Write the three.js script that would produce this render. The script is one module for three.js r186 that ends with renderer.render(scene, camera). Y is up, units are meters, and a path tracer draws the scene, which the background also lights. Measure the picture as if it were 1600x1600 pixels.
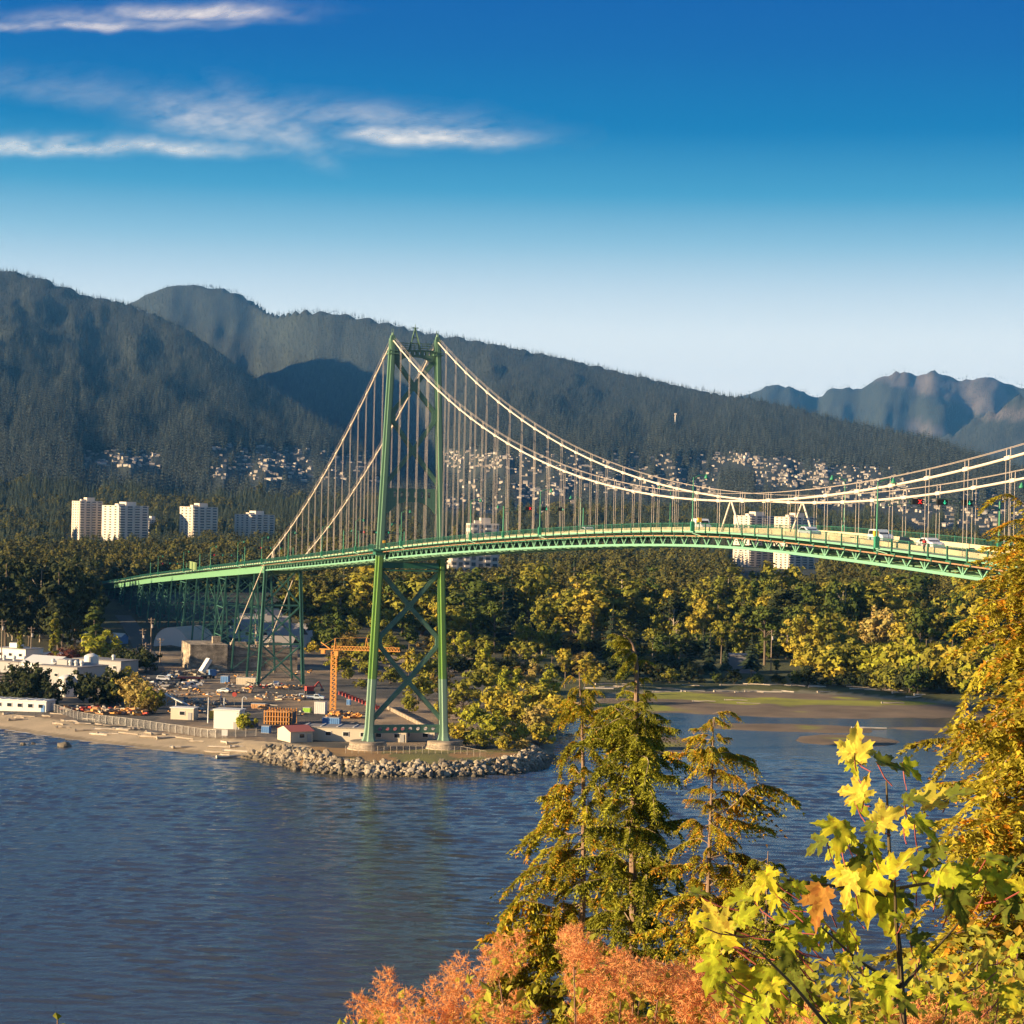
import * as THREE from 'three';
import { mergeGeometries } from 'three/addons/utils/BufferGeometryUtils.js';
import { ImprovedNoise } from 'three/addons/math/ImprovedNoise.js';
import { MarchingCubes } from 'three/addons/objects/MarchingCubes.js';

// ---------------------------------------------------------------- camera, sky, sun, exposure
const scene = new THREE.Scene();
const FOCAL = 3339.6, EYE = 66.65, PITCH = -0.0032, ROLL = 0.0221;      // focal length in pixels of a 1600 px frame
const camera = new THREE.PerspectiveCamera(2 * Math.atan(800 / FOCAL) * 180 / Math.PI, 1, 0.3, 90000);
camera.rotation.order = 'YXZ';
camera.position.set(0, EYE, 0);
camera.rotation.set(PITCH, 0, ROLL);
scene.add(camera);

const SUN_AZ = 22 * Math.PI / 180, SUN_EL = 12 * Math.PI / 180;          // low evening sun, left and a little behind the viewer
const sunDir = new THREE.Vector3(-Math.cos(SUN_AZ) * Math.cos(SUN_EL), Math.sin(SUN_EL), Math.sin(SUN_AZ) * Math.cos(SUN_EL));
const sun = new THREE.DirectionalLight(new THREE.Color().setRGB(1, 0.74, 0.43), 5.0);
sun.position.copy(sunDir).multiplyScalar(3000).add(new THREE.Vector3(0, 0, -600));
sun.target.position.set(0, 0, -600);
sun.castShadow = true;
Object.assign(sun.shadow.camera, { left: -900, right: 900, top: 900, bottom: -900, near: 10, far: 8000 });
sun.shadow.mapSize.set(4096, 4096);
scene.add(sun, sun.target);

{ // clear evening sky: pale at the horizon, deep blue higher in view
  const W = 512, H = 1024, data = new Float32Array(W * H * 4);
  const key = [[-90, .12, .14, .16], [-2, .80, .84, .84], [0, 1.06, 1.06, 1.0], [3, 1.06, 1.08, 1.05], [4.6, .95, 1.02, 1.02], [5.8, .66, .82, .91], [7, .32, .60, .77], [8.3, .07, .38, .62], [10, .0, .21, .49], [12, .0, .14, .44], [14, .0, .105, .41], [20, .02, .12, .40], [35, .085, .17, .37], [60, .115, .19, .34], [90, .12, .195, .33]];  // out of view overhead it is greyer, which greys water reflections and ambient light
  for (let j = 0; j < H; j++) {
    const el = ((j + 0.5) / H - 0.5) * 180;
    let k = 0; while (k < key.length - 2 && key[k + 1][0] < el) k++;
    const a = key[k], b = key[k + 1], t = Math.min(1, Math.max(0, (el - a[0]) / (b[0] - a[0])));
    for (let i = 0; i < W; i++) {
      const o = (j * W + i) * 4;
      for (let c = 0; c < 3; c++) data[o + c] = (a[c + 1] + (b[c + 1] - a[c + 1]) * t) * 0.385;
      data[o + 3] = 1;
    }
  }
  const sky = new THREE.DataTexture(data, W, H, THREE.RGBAFormat, THREE.FloatType);
  sky.mapping = THREE.EquirectangularReflectionMapping; sky.magFilter = THREE.LinearFilter; sky.minFilter = THREE.LinearFilter; sky.needsUpdate = true;
  scene.background = sky; scene.environment = sky;
}
scene.fog = new THREE.FogExp2(new THREE.Color().setRGB(.10, .42, 1.0), 0.000026);
const renderer = new THREE.WebGLRenderer({ antialias: true });
renderer.toneMapping = THREE.LinearToneMapping;
renderer.toneMappingExposure = 2.6;
renderer.shadowMap.enabled = true;

// ---------------------------------------------------------------- helpers
let seed = 12345;
const rnd = () => { seed = (seed + 0x6D2B79F5) | 0; let t = Math.imul(seed ^ (seed >>> 15), 1 | seed); t = (t + Math.imul(t ^ (t >>> 7), 61 | t)) ^ t; return ((t ^ (t >>> 14)) >>> 0) / 4294967296; };
const rr = (a, b) => a + (b - a) * rnd();
const pick = a => a[Math.floor(rnd() * a.length)];
const clamp = (x, a, b) => Math.min(b, Math.max(a, x));
const sstep = (a, b, x) => { const t = clamp((x - a) / (b - a), 0, 1); return t * t * (3 - 2 * t); };
const lerp = (a, b, t) => a + (b - a) * t;
const V = (x, y, z) => new THREE.Vector3(x, y, z);
const perlin = new ImprovedNoise();
const n2 = (x, y, z = 0.37) => perlin.noise(x, y, z);
const fbm = (x, y, o = 4) => { let s = 0, a = 0.5, f = 1; for (let i = 0; i < o; i++) { s += a * n2(x * f, y * f, i * 7.3 + 0.4); f *= 2.03; a *= 0.5; } return s; };
function table(t, x) { // smooth interpolation through [x, y] pairs
  if (x <= t[0][0]) return t[0][1];
  const n = t.length; if (x >= t[n - 1][0]) return t[n - 1][1];
  let k = 0; while (t[k + 1][0] < x) k++;
  const h = t[k + 1][0] - t[k][0], u = (x - t[k][0]) / h;
  const sl = i => i <= 0 ? (t[1][1] - t[0][1]) / (t[1][0] - t[0][0]) : i >= n - 1 ? (t[n - 1][1] - t[n - 2][1]) / (t[n - 1][0] - t[n - 2][0]) : (t[i + 1][1] - t[i - 1][1]) / (t[i + 1][0] - t[i - 1][0]);
  const m0 = sl(k) * h, m1 = sl(k + 1) * h, u2 = u * u, u3 = u2 * u;
  return (2 * u3 - 3 * u2 + 1) * t[k][1] + (u3 - 2 * u2 + u) * m0 + (-2 * u3 + 3 * u2) * t[k + 1][1] + (u3 - u2) * m1;
}
// surveying: bearings measured on the photograph turned into places on the ground
function bearing(px, py) {
  let u = px - 800, v = 800 - py; const c = Math.cos(ROLL), s = Math.sin(ROLL);
  [u, v] = [u * c - v * s, u * s + v * c];
  const Y = v / FOCAL;
  return [u / FOCAL, Y * Math.cos(PITCH) + Math.sin(PITCH), Math.cos(PITCH) - Y * Math.sin(PITCH)];
}
const at = (px, py, depth) => { const [x, y, z] = bearing(px, py), t = depth / z; return V(x * t, EYE + y * t, -depth); };
const onLevel = (px, py, h) => { const [x, y, z] = bearing(px, py), t = (h - EYE) / y; return V(x * t, h, -z * t); };
const YAW = 0.2842, BS = 546.05, BW = -131.96;                            // bridge axis
const bridgePoint = (w, h, s) => { const f = BS - s, r = w - BW, c = Math.cos(YAW), S = Math.sin(YAW); return V(r * c - f * S, h, -(f * c + r * S)); };

const names = {};
const numbered = n => { const k = names[n] = (names[n] ?? -1) + 1; return k ? n + '_' + String(k).padStart(3, '0') : n; };
function shade(o) { o.castShadow = true; o.receiveShadow = true; return o; }
function tag(o, label, category, group, kind) {
  if (label) o.userData.label = label; if (category) o.userData.category = category;
  if (group) o.userData.group = group; if (kind) o.userData.kind = kind; return o;
}
function thing(name, label, category, p = V(0, 0, 0), turn = 0, group) {
  const o = new THREE.Group(); o.name = numbered(name); o.position.copy(p); o.rotation.y = turn; scene.add(o);
  return tag(o, label, category, group);
}
function solo(name, geo, m, label, category, p, turn = 0, group, kind) {
  const o = shade(new THREE.Mesh(geo, m)); o.name = numbered(name); if (p) o.position.copy(p); o.rotation.y = turn; scene.add(o);
  return tag(o, label, category, group, kind);
}
function part(name, geo, m, parent, p) { const o = shade(new THREE.Mesh(geo, m)); o.name = name; if (p) o.position.copy(p); parent.add(o); return o; }
function copyOf(o, p, turn, label, scale) {
  const c = o.clone(); c.name = numbered(o.name.replace(/_\d{3}$/, '')); c.userData = { ...o.userData }; c.position.copy(p); c.rotation.y = turn; if (scale) c.scale.multiplyScalar(scale);
  if (label) c.userData.label = label; scene.add(c); return c;
}
const mat = (r, g, b, rough = 0.7, o = {}) => new THREE.MeshStandardMaterial({ color: new THREE.Color().setRGB(r, g, b), roughness: rough, ...o });
const leafMat = (r, g, b, tr = 0.3, o = {}) => new THREE.MeshPhysicalMaterial({ color: new THREE.Color().setRGB(r, g, b), roughness: 0.85, transmission: tr, thickness: 0, vertexColors: true, side: THREE.DoubleSide, specularIntensity: 0.3, ...o });

class Mesher { // collects faces into one geometry
  constructor() { this.g = []; }
  add(g) { this.g.push(g.index ? g.toNonIndexed() : g); return this; }
  box(w, h, d, x, y, z, ry = 0) { const g = new THREE.BoxGeometry(w, h, d); if (ry) g.rotateY(ry); return this.add(g.translate(x, y, z)); }
  beam(a, b, w, h = w) {
    const d = b.clone().sub(a), L = d.length(), g = new THREE.BoxGeometry(w, h, L);
    const m = new THREE.Matrix4(), up = Math.abs(d.y) > 0.999 * L ? V(0, 0, 1) : V(0, 1, 0);
    m.lookAt(b, a, up).setPosition(a.clone().add(b).multiplyScalar(0.5));
    return this.add(g.applyMatrix4(m));
  }
  cyl(a, b, r0, r1 = r0, n = 8) {
    const d = b.clone().sub(a), L = d.length(), g = new THREE.CylinderGeometry(r1, r0, L, n, 1);
    g.applyQuaternion(new THREE.Quaternion().setFromUnitVectors(V(0, 1, 0), d.clone().normalize()));
    return this.add(g.translate((a.x + b.x) / 2, (a.y + b.y) / 2, (a.z + b.z) / 2));
  }
  tube(pts, r, n = 6, seg) { return this.add(new THREE.TubeGeometry(new THREE.CatmullRomCurve3(pts), seg ?? pts.length * 2, r, n)); }
  taper(pts, r0, r1, n = 6) { // tapered limb through points
    const pos = [], rings = [];
    for (let i = 0; i < pts.length; i++) {
      const t = pts[Math.min(i + 1, pts.length - 1)].clone().sub(pts[Math.max(i - 1, 0)]).normalize();
      const a = Math.abs(t.y) > 0.9 ? V(1, 0, 0) : V(0, 1, 0), u = a.clone().cross(t).normalize(), v = t.clone().cross(u), r = lerp(r0, r1, i / (pts.length - 1)), ring = [];
      for (let k = 0; k < n; k++) { const c = k / n * Math.PI * 2; ring.push(pts[i].clone().addScaledVector(u, Math.cos(c) * r).addScaledVector(v, Math.sin(c) * r)); }
      rings.push(ring);
    }
    for (let i = 0; i < rings.length - 1; i++) for (let k = 0; k < n; k++) {
      const a = rings[i][k], b = rings[i][(k + 1) % n], c = rings[i + 1][(k + 1) % n], d = rings[i + 1][k];
      pos.push(a, b, c, a, c, d);
    }
    return this.tris(pos);
  }
  tris(pts) {
    const g = new THREE.BufferGeometry(); g.setAttribute('position', new THREE.Float32BufferAttribute(pts.flatMap(p => [p.x, p.y, p.z]), 3));
    g.setAttribute('uv', new THREE.Float32BufferAttribute(new Float32Array(pts.length * 2), 2)); g.computeVertexNormals(); return this.add(g);
  }
  get geo() { return this.g.length === 1 ? this.g[0] : mergeGeometries(this.g); }
  build(name, m, parent, p) { return part(name, this.geo, m, parent, p); }
}
const M = () => new Mesher();
// leaves and other little faces with their own colours
class Leaves {
  constructor() { this.p = []; this.n = []; this.c = []; }
  tri(a, b, c, col, nor) {
    let N = nor; if (!N) N = b.clone().sub(a).cross(c.clone().sub(a)).normalize();
    for (const q of [a, b, c]) { this.p.push(q.x, q.y, q.z); this.n.push(N.x, N.y, N.z); this.c.push(col[0], col[1], col[2]); }
  }
  get geo() {
    const g = new THREE.BufferGeometry(); g.setAttribute('position', new THREE.Float32BufferAttribute(this.p, 3));
    g.setAttribute('normal', new THREE.Float32BufferAttribute(this.n, 3)); g.setAttribute('color', new THREE.Float32BufferAttribute(this.c, 3));
    g.setAttribute('uv', new THREE.Float32BufferAttribute(new Float32Array(this.p.length / 3 * 2), 2)); return g;
  }
}
const randDir = () => { const z = rr(-1, 1), a = rr(0, Math.PI * 2), r = Math.sqrt(1 - z * z); return V(r * Math.cos(a), z, r * Math.sin(a)); };
function noiseMap(size, fn, srgb, rep) { // greyscale or colour DataTexture from a tiling function of (u, v)
  const d = new Uint8Array(size * size * 4);
  for (let j = 0; j < size; j++) for (let i = 0; i < size; i++) { const c = fn(i / size, j / size), o = (j * size + i) * 4; const a = typeof c === 'number' ? [c, c, c] : c; d[o] = a[0] * 255; d[o + 1] = a[1] * 255; d[o + 2] = a[2] * 255; d[o + 3] = 255; }
  const t = new THREE.DataTexture(d, size, size); t.wrapS = t.wrapT = THREE.RepeatWrapping; t.magFilter = THREE.LinearFilter; t.minFilter = THREE.LinearMipmapLinearFilter; t.generateMipmaps = true;
  if (srgb) t.colorSpace = THREE.SRGBColorSpace; if (rep) t.repeat.set(rep, rep); t.needsUpdate = true; return t;
}
const tileNoise = (u, v, f, s = 0) => { // noise that repeats after one unit
  const a = u * Math.PI * 2, b = v * Math.PI * 2, k = f / (Math.PI * 2);
  return perlin.noise(Math.cos(a) * k + 9 + s, Math.sin(a) * k + 4, Math.cos(b) * k + 7) * 0.5 + perlin.noise(Math.cos(b) * k + 3, Math.sin(b) * k + 5 + s, Math.sin(a) * k + 1) * 0.5;
};

// ---------------------------------------------------------------- terrain
const shore = [[-900, 1150], [-400, 800], [-250, 690], [-143, 604], [-113, 578], [-82, 557], [-66, 549], [-58, 539], [-46, 524], [-30, 519.5], [-14, 521.5], [1, 531], [9, 545], [12, 572], [15, 620], [21, 690], [29, 738], [45, 762], [62, 777], [112, 780], [139, 764], [165, 740], [250, 700], [420, 640], [900, 560], [900, 3000], [-900, 3000]];
function shoreDist(x, d) { // metres inland (negative: out on the water)
  let best = 1e9, inside = false;
  for (let i = 0, j = shore.length - 1; i < shore.length; j = i++) {
    const [ax, ay] = shore[j], [bx, by] = shore[i], dx = bx - ax, dy = by - ay;
    const t = clamp(((x - ax) * dx + (d - ay) * dy) / (dx * dx + dy * dy), 0, 1), q = (x - ax - t * dx) ** 2 + (d - ay - t * dy) ** 2;
    if (q < best) best = q;
    if ((ay > d) !== (by > d) && x < (bx - ax) * (d - ay) / (by - ay) + ax) inside = !inside;
  }
  return Math.sqrt(best) * (inside ? 1 : -1);
}
// mountain crests: [photo x, photo y, distance]
const crestA = [[-900, 380, 8800], [-300, 398, 8700], [0, 421, 8500], [60, 433, 8400], [130, 458, 8200], [200, 475, 7900], [280, 508, 7400], [400, 590, 6500], [500, 660, 5500], [580, 720, 4700], [640, 800, 4000], [900, 900, 3500]];
const crestB = [[-900, 520, 12000], [0, 520, 11500], [150, 495, 11500], [200, 475, 11500], [250, 452, 11500], [300, 444, 11500], [360, 453, 11300], [400, 471, 11000], [425, 488, 10400], [470, 484, 9800], [540, 489, 9500], [600, 502, 9300], [660, 517, 9000], [750, 532, 8700], [900, 564, 8200], [1000, 587, 7800], [1100, 610, 7400], [1160, 619, 7000], [1250, 639, 6600], [1350, 664, 6200], [1430, 680, 5800], [1500, 702, 5400], [1600, 735, 5000], [1900, 790, 4600], [2600, 800, 4600]];
const crestC = [[600, 700, 15500], [1000, 660, 15500], [1120, 630, 15500], [1160, 615, 15500], [1195, 602, 15500], [1220, 599, 15500], [1250, 606, 15500], [1272, 616, 15500], [1300, 604, 15500], [1350, 601, 15500], [1380, 583, 15500], [1402, 575, 15500], [1432, 581, 15500], [1465, 576, 15500], [1500, 590, 15500], [1550, 584, 15500], [1600, 600, 15500], [1800, 560, 15500], [2600, 560, 15500]];
const crestD = [[1200, 800, 11000], [1400, 720, 11500], [1440, 700, 11500], [1500, 668, 11600], [1550, 641, 11700], [1600, 615, 11800], [1750, 560, 12000], [2600, 540, 12000]];
function crest(rows, F, p, gully) {
  const E = [], R = [];
  for (const [px, py, r] of rows) { const [x, y, z] = bearing(px, py), az = Math.atan2(x, z); E.push([az, EYE + y / Math.hypot(x, z) * r]); R.push([az, r]); }
  return { E, R, F, p, gully };
}
const layers = [crest(crestA, 2300, 1.45, 1), crest(crestB, az => lerp(6200, 2500, sstep(-0.09, 0.0, az)), 1.3, 0.75), crest(crestC, 11000, 1.15, 1.6), crest(crestD, 8200, 1.1, 1.2)];
const plain = [[500, 2.1], [860, 2.2], [1050, 4], [1300, 8], [1700, 11], [2100, 13], [2600, 26], [3200, 55], [4000, 85], [6000, 120], [20000, 160]];
function bump(x, d, cx, cd, ax, ad, n = 0.25) { const q = ((x - cx) / ax) ** 2 + ((d - cd) / ad) ** 2 + n * 3.0 * fbm(x * 0.05 + cx, d * 0.05, 3); return 1 - q; }
function flatH(x, d) { // mud flats and bars in the river mouth
  let h = -9;
  h = Math.max(h, 0.55 * Math.min(1, bump(x, d, 90, 742, 92, 50, 0.16) * 2.2));
  h = Math.max(h, 0.35 * Math.min(1, bump(x, d, 88, 658, 27, 13) * 2));
  h = Math.max(h, 0.35 * Math.min(1, bump(x, d, 100, 625, 15, 17) * 2));
  h = Math.max(h, 0.5 * Math.min(1, bump(x, d, 38, 606, 17, 26) * 2));
  h = Math.max(h, 0.25 * Math.min(1, bump(x, d, 134, 664, 16, 5) * 2));
  return h;
}
function heightAt(x, d) { // ground level; d is metres ahead of the viewer
  const r = Math.hypot(x, d), az = Math.atan2(x, d);
  if (r < 1250) {
    const sd = shoreDist(x, d);
    const beach = lerp(32, 7, sstep(-90, -55, x)) ;
    let h = sd > 0 ? Math.min(table(plain, r), 2.1 * Math.pow(clamp(sd / beach, 0, 1), 0.8)) + (r > 900 ? Math.max(0, table(plain, r) - 2.2) * 0 : 0) : Math.max(-2.5, sd * 0.09);
    if (sd > 40) h = lerp(h, table(plain, r), sstep(40, 90, sd));
    if (x > 12 && d < 860) h = Math.max(h, Math.min(flatH(x, d), sd > 0 ? 9 : 0.6));
    if (sd > 3) h += 0.25 * fbm(x * 0.06, d * 0.06, 3) * sstep(3, 20, sd);
    return h;
  }
  let h = table(plain, r) + 3 * fbm(x * 0.004, d * 0.004, 3) * sstep(1250, 1800, r);
  for (const L of layers) {
    const E = table(L.E, az), R = table(L.R, az), F = typeof L.F === 'function' ? L.F(az) : L.F;
    let e;
    if (r <= F) continue;
    if (r < R) {
      const t = (r - F) / (R - F); e = 10 + (E - 10) * Math.pow(t, L.p);
      const g = 1 - Math.abs(2 * fbm(az * 26 + L.gully * 5, r * 0.00028 + L.gully, 4)) * 1.6;
      const g2 = fbm(az * 90, r * 0.0011 + 3, 3);
      e += (g * 0.13 - 0.09 + g2 * 0.16) * E * L.gully * t * Math.pow(1 - t, 0.7);
    } else e = E - (r - R) * 0.28;
    if (r > R - 600) e += fbm(az * 260, r * 0.003, 3) * 26 * (L.gully > 1 ? 1.8 : 0.5) * sstep(R - 600, R, r);
    if (e > h) h = e;
  }
  return h;
}
{
  const azs = [], rs = [];
  for (let a = -44; a < -16; a += 1.0) azs.push(a); for (let a = -16; a <= 16; a += 0.1) azs.push(a); for (let a = 17; a <= 44; a += 1.0) azs.push(a);
  for (let r = 470; r < 880; r += 2.0) rs.push(r); for (let r = 880; r < 17500; r *= 1.0128) rs.push(r);
  const pos = [], col = [], uv = [], idx = [], nc = azs.length;
  for (const r of rs) for (const a of azs) {
    const az = a * Math.PI / 180, x = Math.sin(az) * r, d = Math.cos(az) * r, h = heightAt(x, d);
    pos.push(x, h, -d); uv.push(x / 6, d / 6);
    const n = fbm(x * 0.09, d * 0.09, 4), m = fbm(x * 0.025 + 40, d * 0.025, 3); let c;
    if (r < 1250) {
      const sd = shoreDist(x, d);
      if (x > 10 && sd < 3 && d > 560) { // river mouth: mud, algae, gravel
        c = [.22 + n * .16, .16 + n * .12, .10 + n * .08];
        const al = sstep(-0.06, 0.08, m + 0.5 * n * n + 0.05 * Math.sin(d * 0.16 + x * 0.02) + 0.25 * fbm(x * .03, d * .09, 3) - 0.3 * sstep(70, 125, x)) * sstep(0.1, 0.3, h);
        c = [lerp(c[0], .33 + n * .2, al), lerp(c[1], .33 + n * .2, al), lerp(c[2], .035, al)];
        if (sd > -3) c = [.26 + n * .2, .24 + n * .16, .16 + n * .1];
      } else if (sd < 20 && x < -52) c = [.60 + n * .3, .47 + n * .24, .30 + n * .16];
      else if (d < 560 && x > -62) c = m + n * 0.6 > 0.08 ? [.20 + n * .1, .19 + n * .1, .06] : [.42 + n * .2, .25 + n * .13, .10 + n * .05];
      else if (x < -8 && d < 900 && x > -190) c = m > 0.03 ? [.34 + n * .3, .25 + n * .22, .16 + n * .14] : m < -0.08 ? [.10 + n * .12, .095 + n * .11, .085 + n * .1] : [.20 + n * .2, .165 + n * .17, .13 + n * .12];
      else c = x > 10 ? [.09 + n * .06, .10 + n * .06, .03] : [.07 + n * .05, .07 + n * .05, .035];
      if (sd < 4 && x < -52) c = c.map(v => v * 0.6 + n * 0.03);
    } else {
      c = [.030 + n * .02, .040 + n * .02, .032];
      if (r > 9000) { // bare rock scars on the far peaks
        const rock = sstep(0.10, 0.2, fbm(x * 0.0016 + 3, h * 0.004, 3) + (h - 900) * 0.0002) * sstep(0.09, 0.11, az);
        c = [lerp(c[0], .13, rock), lerp(c[1], .115, rock), lerp(c[2], .11, rock)];
      }
    }
    col.push(...c.map(v => Math.max(0.012, v)));
  }
  for (let j = 0; j < rs.length - 1; j++) for (let i = 0; i < nc - 1; i++) { const a = j * nc + i, b = a + 1, c = a + nc, e = c + 1; idx.push(a, b, e, a, e, c); }
  const g = new THREE.BufferGeometry(); g.setAttribute('position', new THREE.Float32BufferAttribute(pos, 3)); g.setAttribute('color', new THREE.Float32BufferAttribute(col, 3)); g.setAttribute('uv', new THREE.Float32BufferAttribute(uv, 2)); g.setIndex(idx); g.computeVertexNormals();
  const grain = noiseMap(512, (u, v) => clamp(0.5 + tileNoise(u, v, 40) * 0.8 + tileNoise(u, v, 130, 5) * 0.5, 0, 1));
  solo('ground', g, mat(1, 1, 1, 0.95, { vertexColors: true, bumpMap: grain, bumpScale: 0.25 }), null, null, null, 0, null, 'structure');
}
// the viewpoint's own hillside, falling steeply to the narrows
const hillH = (x, d) => 65.0 - 0.42 * Math.max(0, d - 1.5) - 0.0006 * Math.max(0, d - 30) ** 2 + 0.5 * fbm(x * 0.15, d * 0.15, 3) + 0.05 * Math.max(0, x) * sstep(3, 15, d);
{
  const g = new THREE.PlaneGeometry(260, 200, 130, 100), p = g.attributes.position; g.rotateX(-Math.PI / 2); g.translate(0, 0, -55);
  for (let i = 0; i < p.count; i++) p.setY(i, Math.max(-3, hillH(p.getX(i), Math.max(-30, -p.getZ(i)))));
  g.computeVertexNormals();
  solo('hillside', g, mat(.05, .05, .025, 0.95), null, null, null, 0, null, 'structure');
}

// ---------------------------------------------------------------- water
{
  const waves = []; seed = 77;
  for (let i = 0; i < 34; i++) { const L = 1.4 * Math.pow(4.8, i / 33), a = rr(-0.5, 0.5) + 0.12; waves.push([Math.sin(a) * 2 * Math.PI / L, Math.cos(a) * 2 * Math.PI / L, rr(0, 6.28), 0.0135 * Math.pow(L, 0.55) * rr(0.6, 1.3)]); }
  const azs = [], rs = [], pos = [], uv = [], idx = [];
  for (let a = -16.5; a <= 16.5; a += 0.08) azs.push(a * Math.PI / 180);
  for (let r = 215; r < 760; r += 0.58 * Math.pow(r / 270, 1.15)) rs.push(r);
  for (const r of rs) for (const az of azs) {
    const x = Math.sin(az) * r, d = Math.cos(az) * r;
    const calm = (1 - 0.9 * sstep(15, 60, x) * sstep(530, 610, d)) * sstep(760, 640, r), gust = 0.75 + 0.9 * fbm(x * 0.02 + 2, d * 0.008, 3);
    let h = 0; for (const [kx, kd, ph, a] of waves) h += a * Math.sin(kx * x + kd * d + ph + 1.5 * n2(x * 0.03, d * 0.03, ph));
    pos.push(x, h * calm * gust, -d); uv.push(x / 13, d / 6);
  }
  const nc = azs.length;
  for (let j = 0; j < rs.length - 1; j++) for (let i = 0; i < nc - 1; i++) { const a = j * nc + i, b = a + 1, c = a + nc, e = c + 1; idx.push(a, b, e, a, e, c); }
  const g = new THREE.BufferGeometry(); g.setAttribute('position', new THREE.Float32BufferAttribute(pos, 3)); g.setAttribute('uv', new THREE.Float32BufferAttribute(uv, 2)); g.setIndex(idx); g.computeVertexNormals();
  const rip = noiseMap(512, (u, v) => clamp(0.5 + tileNoise(u, v, 22) * 0.7 + tileNoise(u, v, 60, 3) * 0.45, 0, 1));
  const wm = new THREE.MeshPhysicalMaterial({ color: new THREE.Color().setRGB(.058, .062, .060), roughness: 0.10, ior: 1.33, bumpMap: rip, bumpScale: 0.03 });
  solo('water', g, wm, null, null, null, 0, null, 'structure');
  const o = new THREE.PlaneGeometry(7000, 3200); o.rotateX(-Math.PI / 2); o.translate(0, -0.3, -300);
  for (let i = 0; i < 4; i++) o.attributes.uv.setXY(i, o.attributes.uv.getX(i) * 1400, o.attributes.uv.getY(i) * 640);
  solo('sea', o, wm, null, null, null, 0, null, 'structure');
}

// ---------------------------------------------------------------- the bridge
const paintTex = noiseMap(256, (u, v) => clamp(0.86 + tileNoise(u, v, 9) * 0.35 + tileNoise(u, v, 40, 4) * 0.25, 0, 1), true);
const green = { upper: mat(.16, .31, .20, 0.5, { map: paintTex }), lower: mat(.19, .37, .08, 0.5, { map: paintTex }), pale: mat(.30, .46, .33, 0.6, { map: paintTex }), brace: mat(.16, .31, .20, 0.55, { map: paintTex }), chord: mat(.18, .41, .28, 0.55), rail: mat(.035, .16, .105, 0.5), girder: mat(.15, .34, .19, 0.55), bent: mat(.05, .155, .11, 0.55), crown: mat(.10, .19, .13, 0.6) };  // crown: the upper green darkened, shade at the tower top put into the colour
const cableMat = mat(.70, .61, .49, 0.55), ropeMat = mat(.54, .46, .39, 0.6), rustMat = mat(.36, .20, .11, 0.8);
const concreteTex = noiseMap(256, (u, v) => clamp(0.75 + tileNoise(u, v, 7) * 0.5 + tileNoise(u, v, 50, 2) * 0.35, 0, 1), true);
const concrete = mat(.58, .47, .34, 0.9, { map: concreteTex }), concreteDark = mat(.38, .31, .23, 0.9, { map: concreteTex }), asphalt = mat(.07, .068, .065, 0.9), barrierMat = mat(.62, .53, .33, 0.85), walkMat = mat(.36, .33, .26, 0.9);
const MID = 236.4;
const railTable = [[-790, 13.4], [-640, 21.6], [-531, 28], [-400, 35], [-290, 40.7], [-178, 46.4], [-61, 52.4], [0, 55.7], [58, 58.6], [123, 61.4], [169, 63.1], [205, 64.1], [MID, 64.5], [2 * MID - 205, 64.1]];
const railTop = s => table(railTable, s > MID ? 2 * MID - s : s);
const deckH = s => railTop(s) - 1.35;
const cableH = s => s >= 0 ? 68.05 + 41.3 * ((s - MID) / MID) ** 2 : s >= -187 ? lerp(109.35, 46.0, -s / 187) - 5.2 * 4 * (-s / 187) * (1 + s / 187) : lerp(46.0, 6.8, (-187 - s) / 78);

const bridge = thing('suspension_bridge', 'long green suspension bridge with pale cables and trestle approach over the narrows', 'bridge', bridgePoint(0, 0, 0), YAW);
function sweep(profile, s0, s1, step, base = railTop) { // closed cross-section [w, dy] carried along the deck
  const pos = [], n = profile.length, N = Math.max(1, Math.round((s1 - s0) / step));
  const P = (i, k) => { const s = lerp(s0, s1, i / N), [w, dy] = profile[k % n]; return V(w, base(s) + dy, s); };
  for (let i = 0; i < N; i++) for (let k = 0; k < n; k++) pos.push(P(i, k), P(i + 1, k), P(i + 1, k + 1), P(i, k), P(i + 1, k + 1), P(i, k + 1));
  for (const e of [0, N]) for (let k = 1; k < n - 1; k++) e ? pos.push(P(e, 0), P(e, k + 1), P(e, k)) : pos.push(P(e, 0), P(e, k), P(e, k + 1));
  return M().tris(pos).geo;
}
const rect = (w0, w1, y0, y1) => [[w0, y0], [w1, y0], [w1, y1], [w0, y1]];
const END = 480, TR0 = -186, VIA = -775;
part('roadway', sweep(rect(-5.35, 5.35, -1.68, -1.35), VIA, END, 6), asphalt, bridge);
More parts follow.
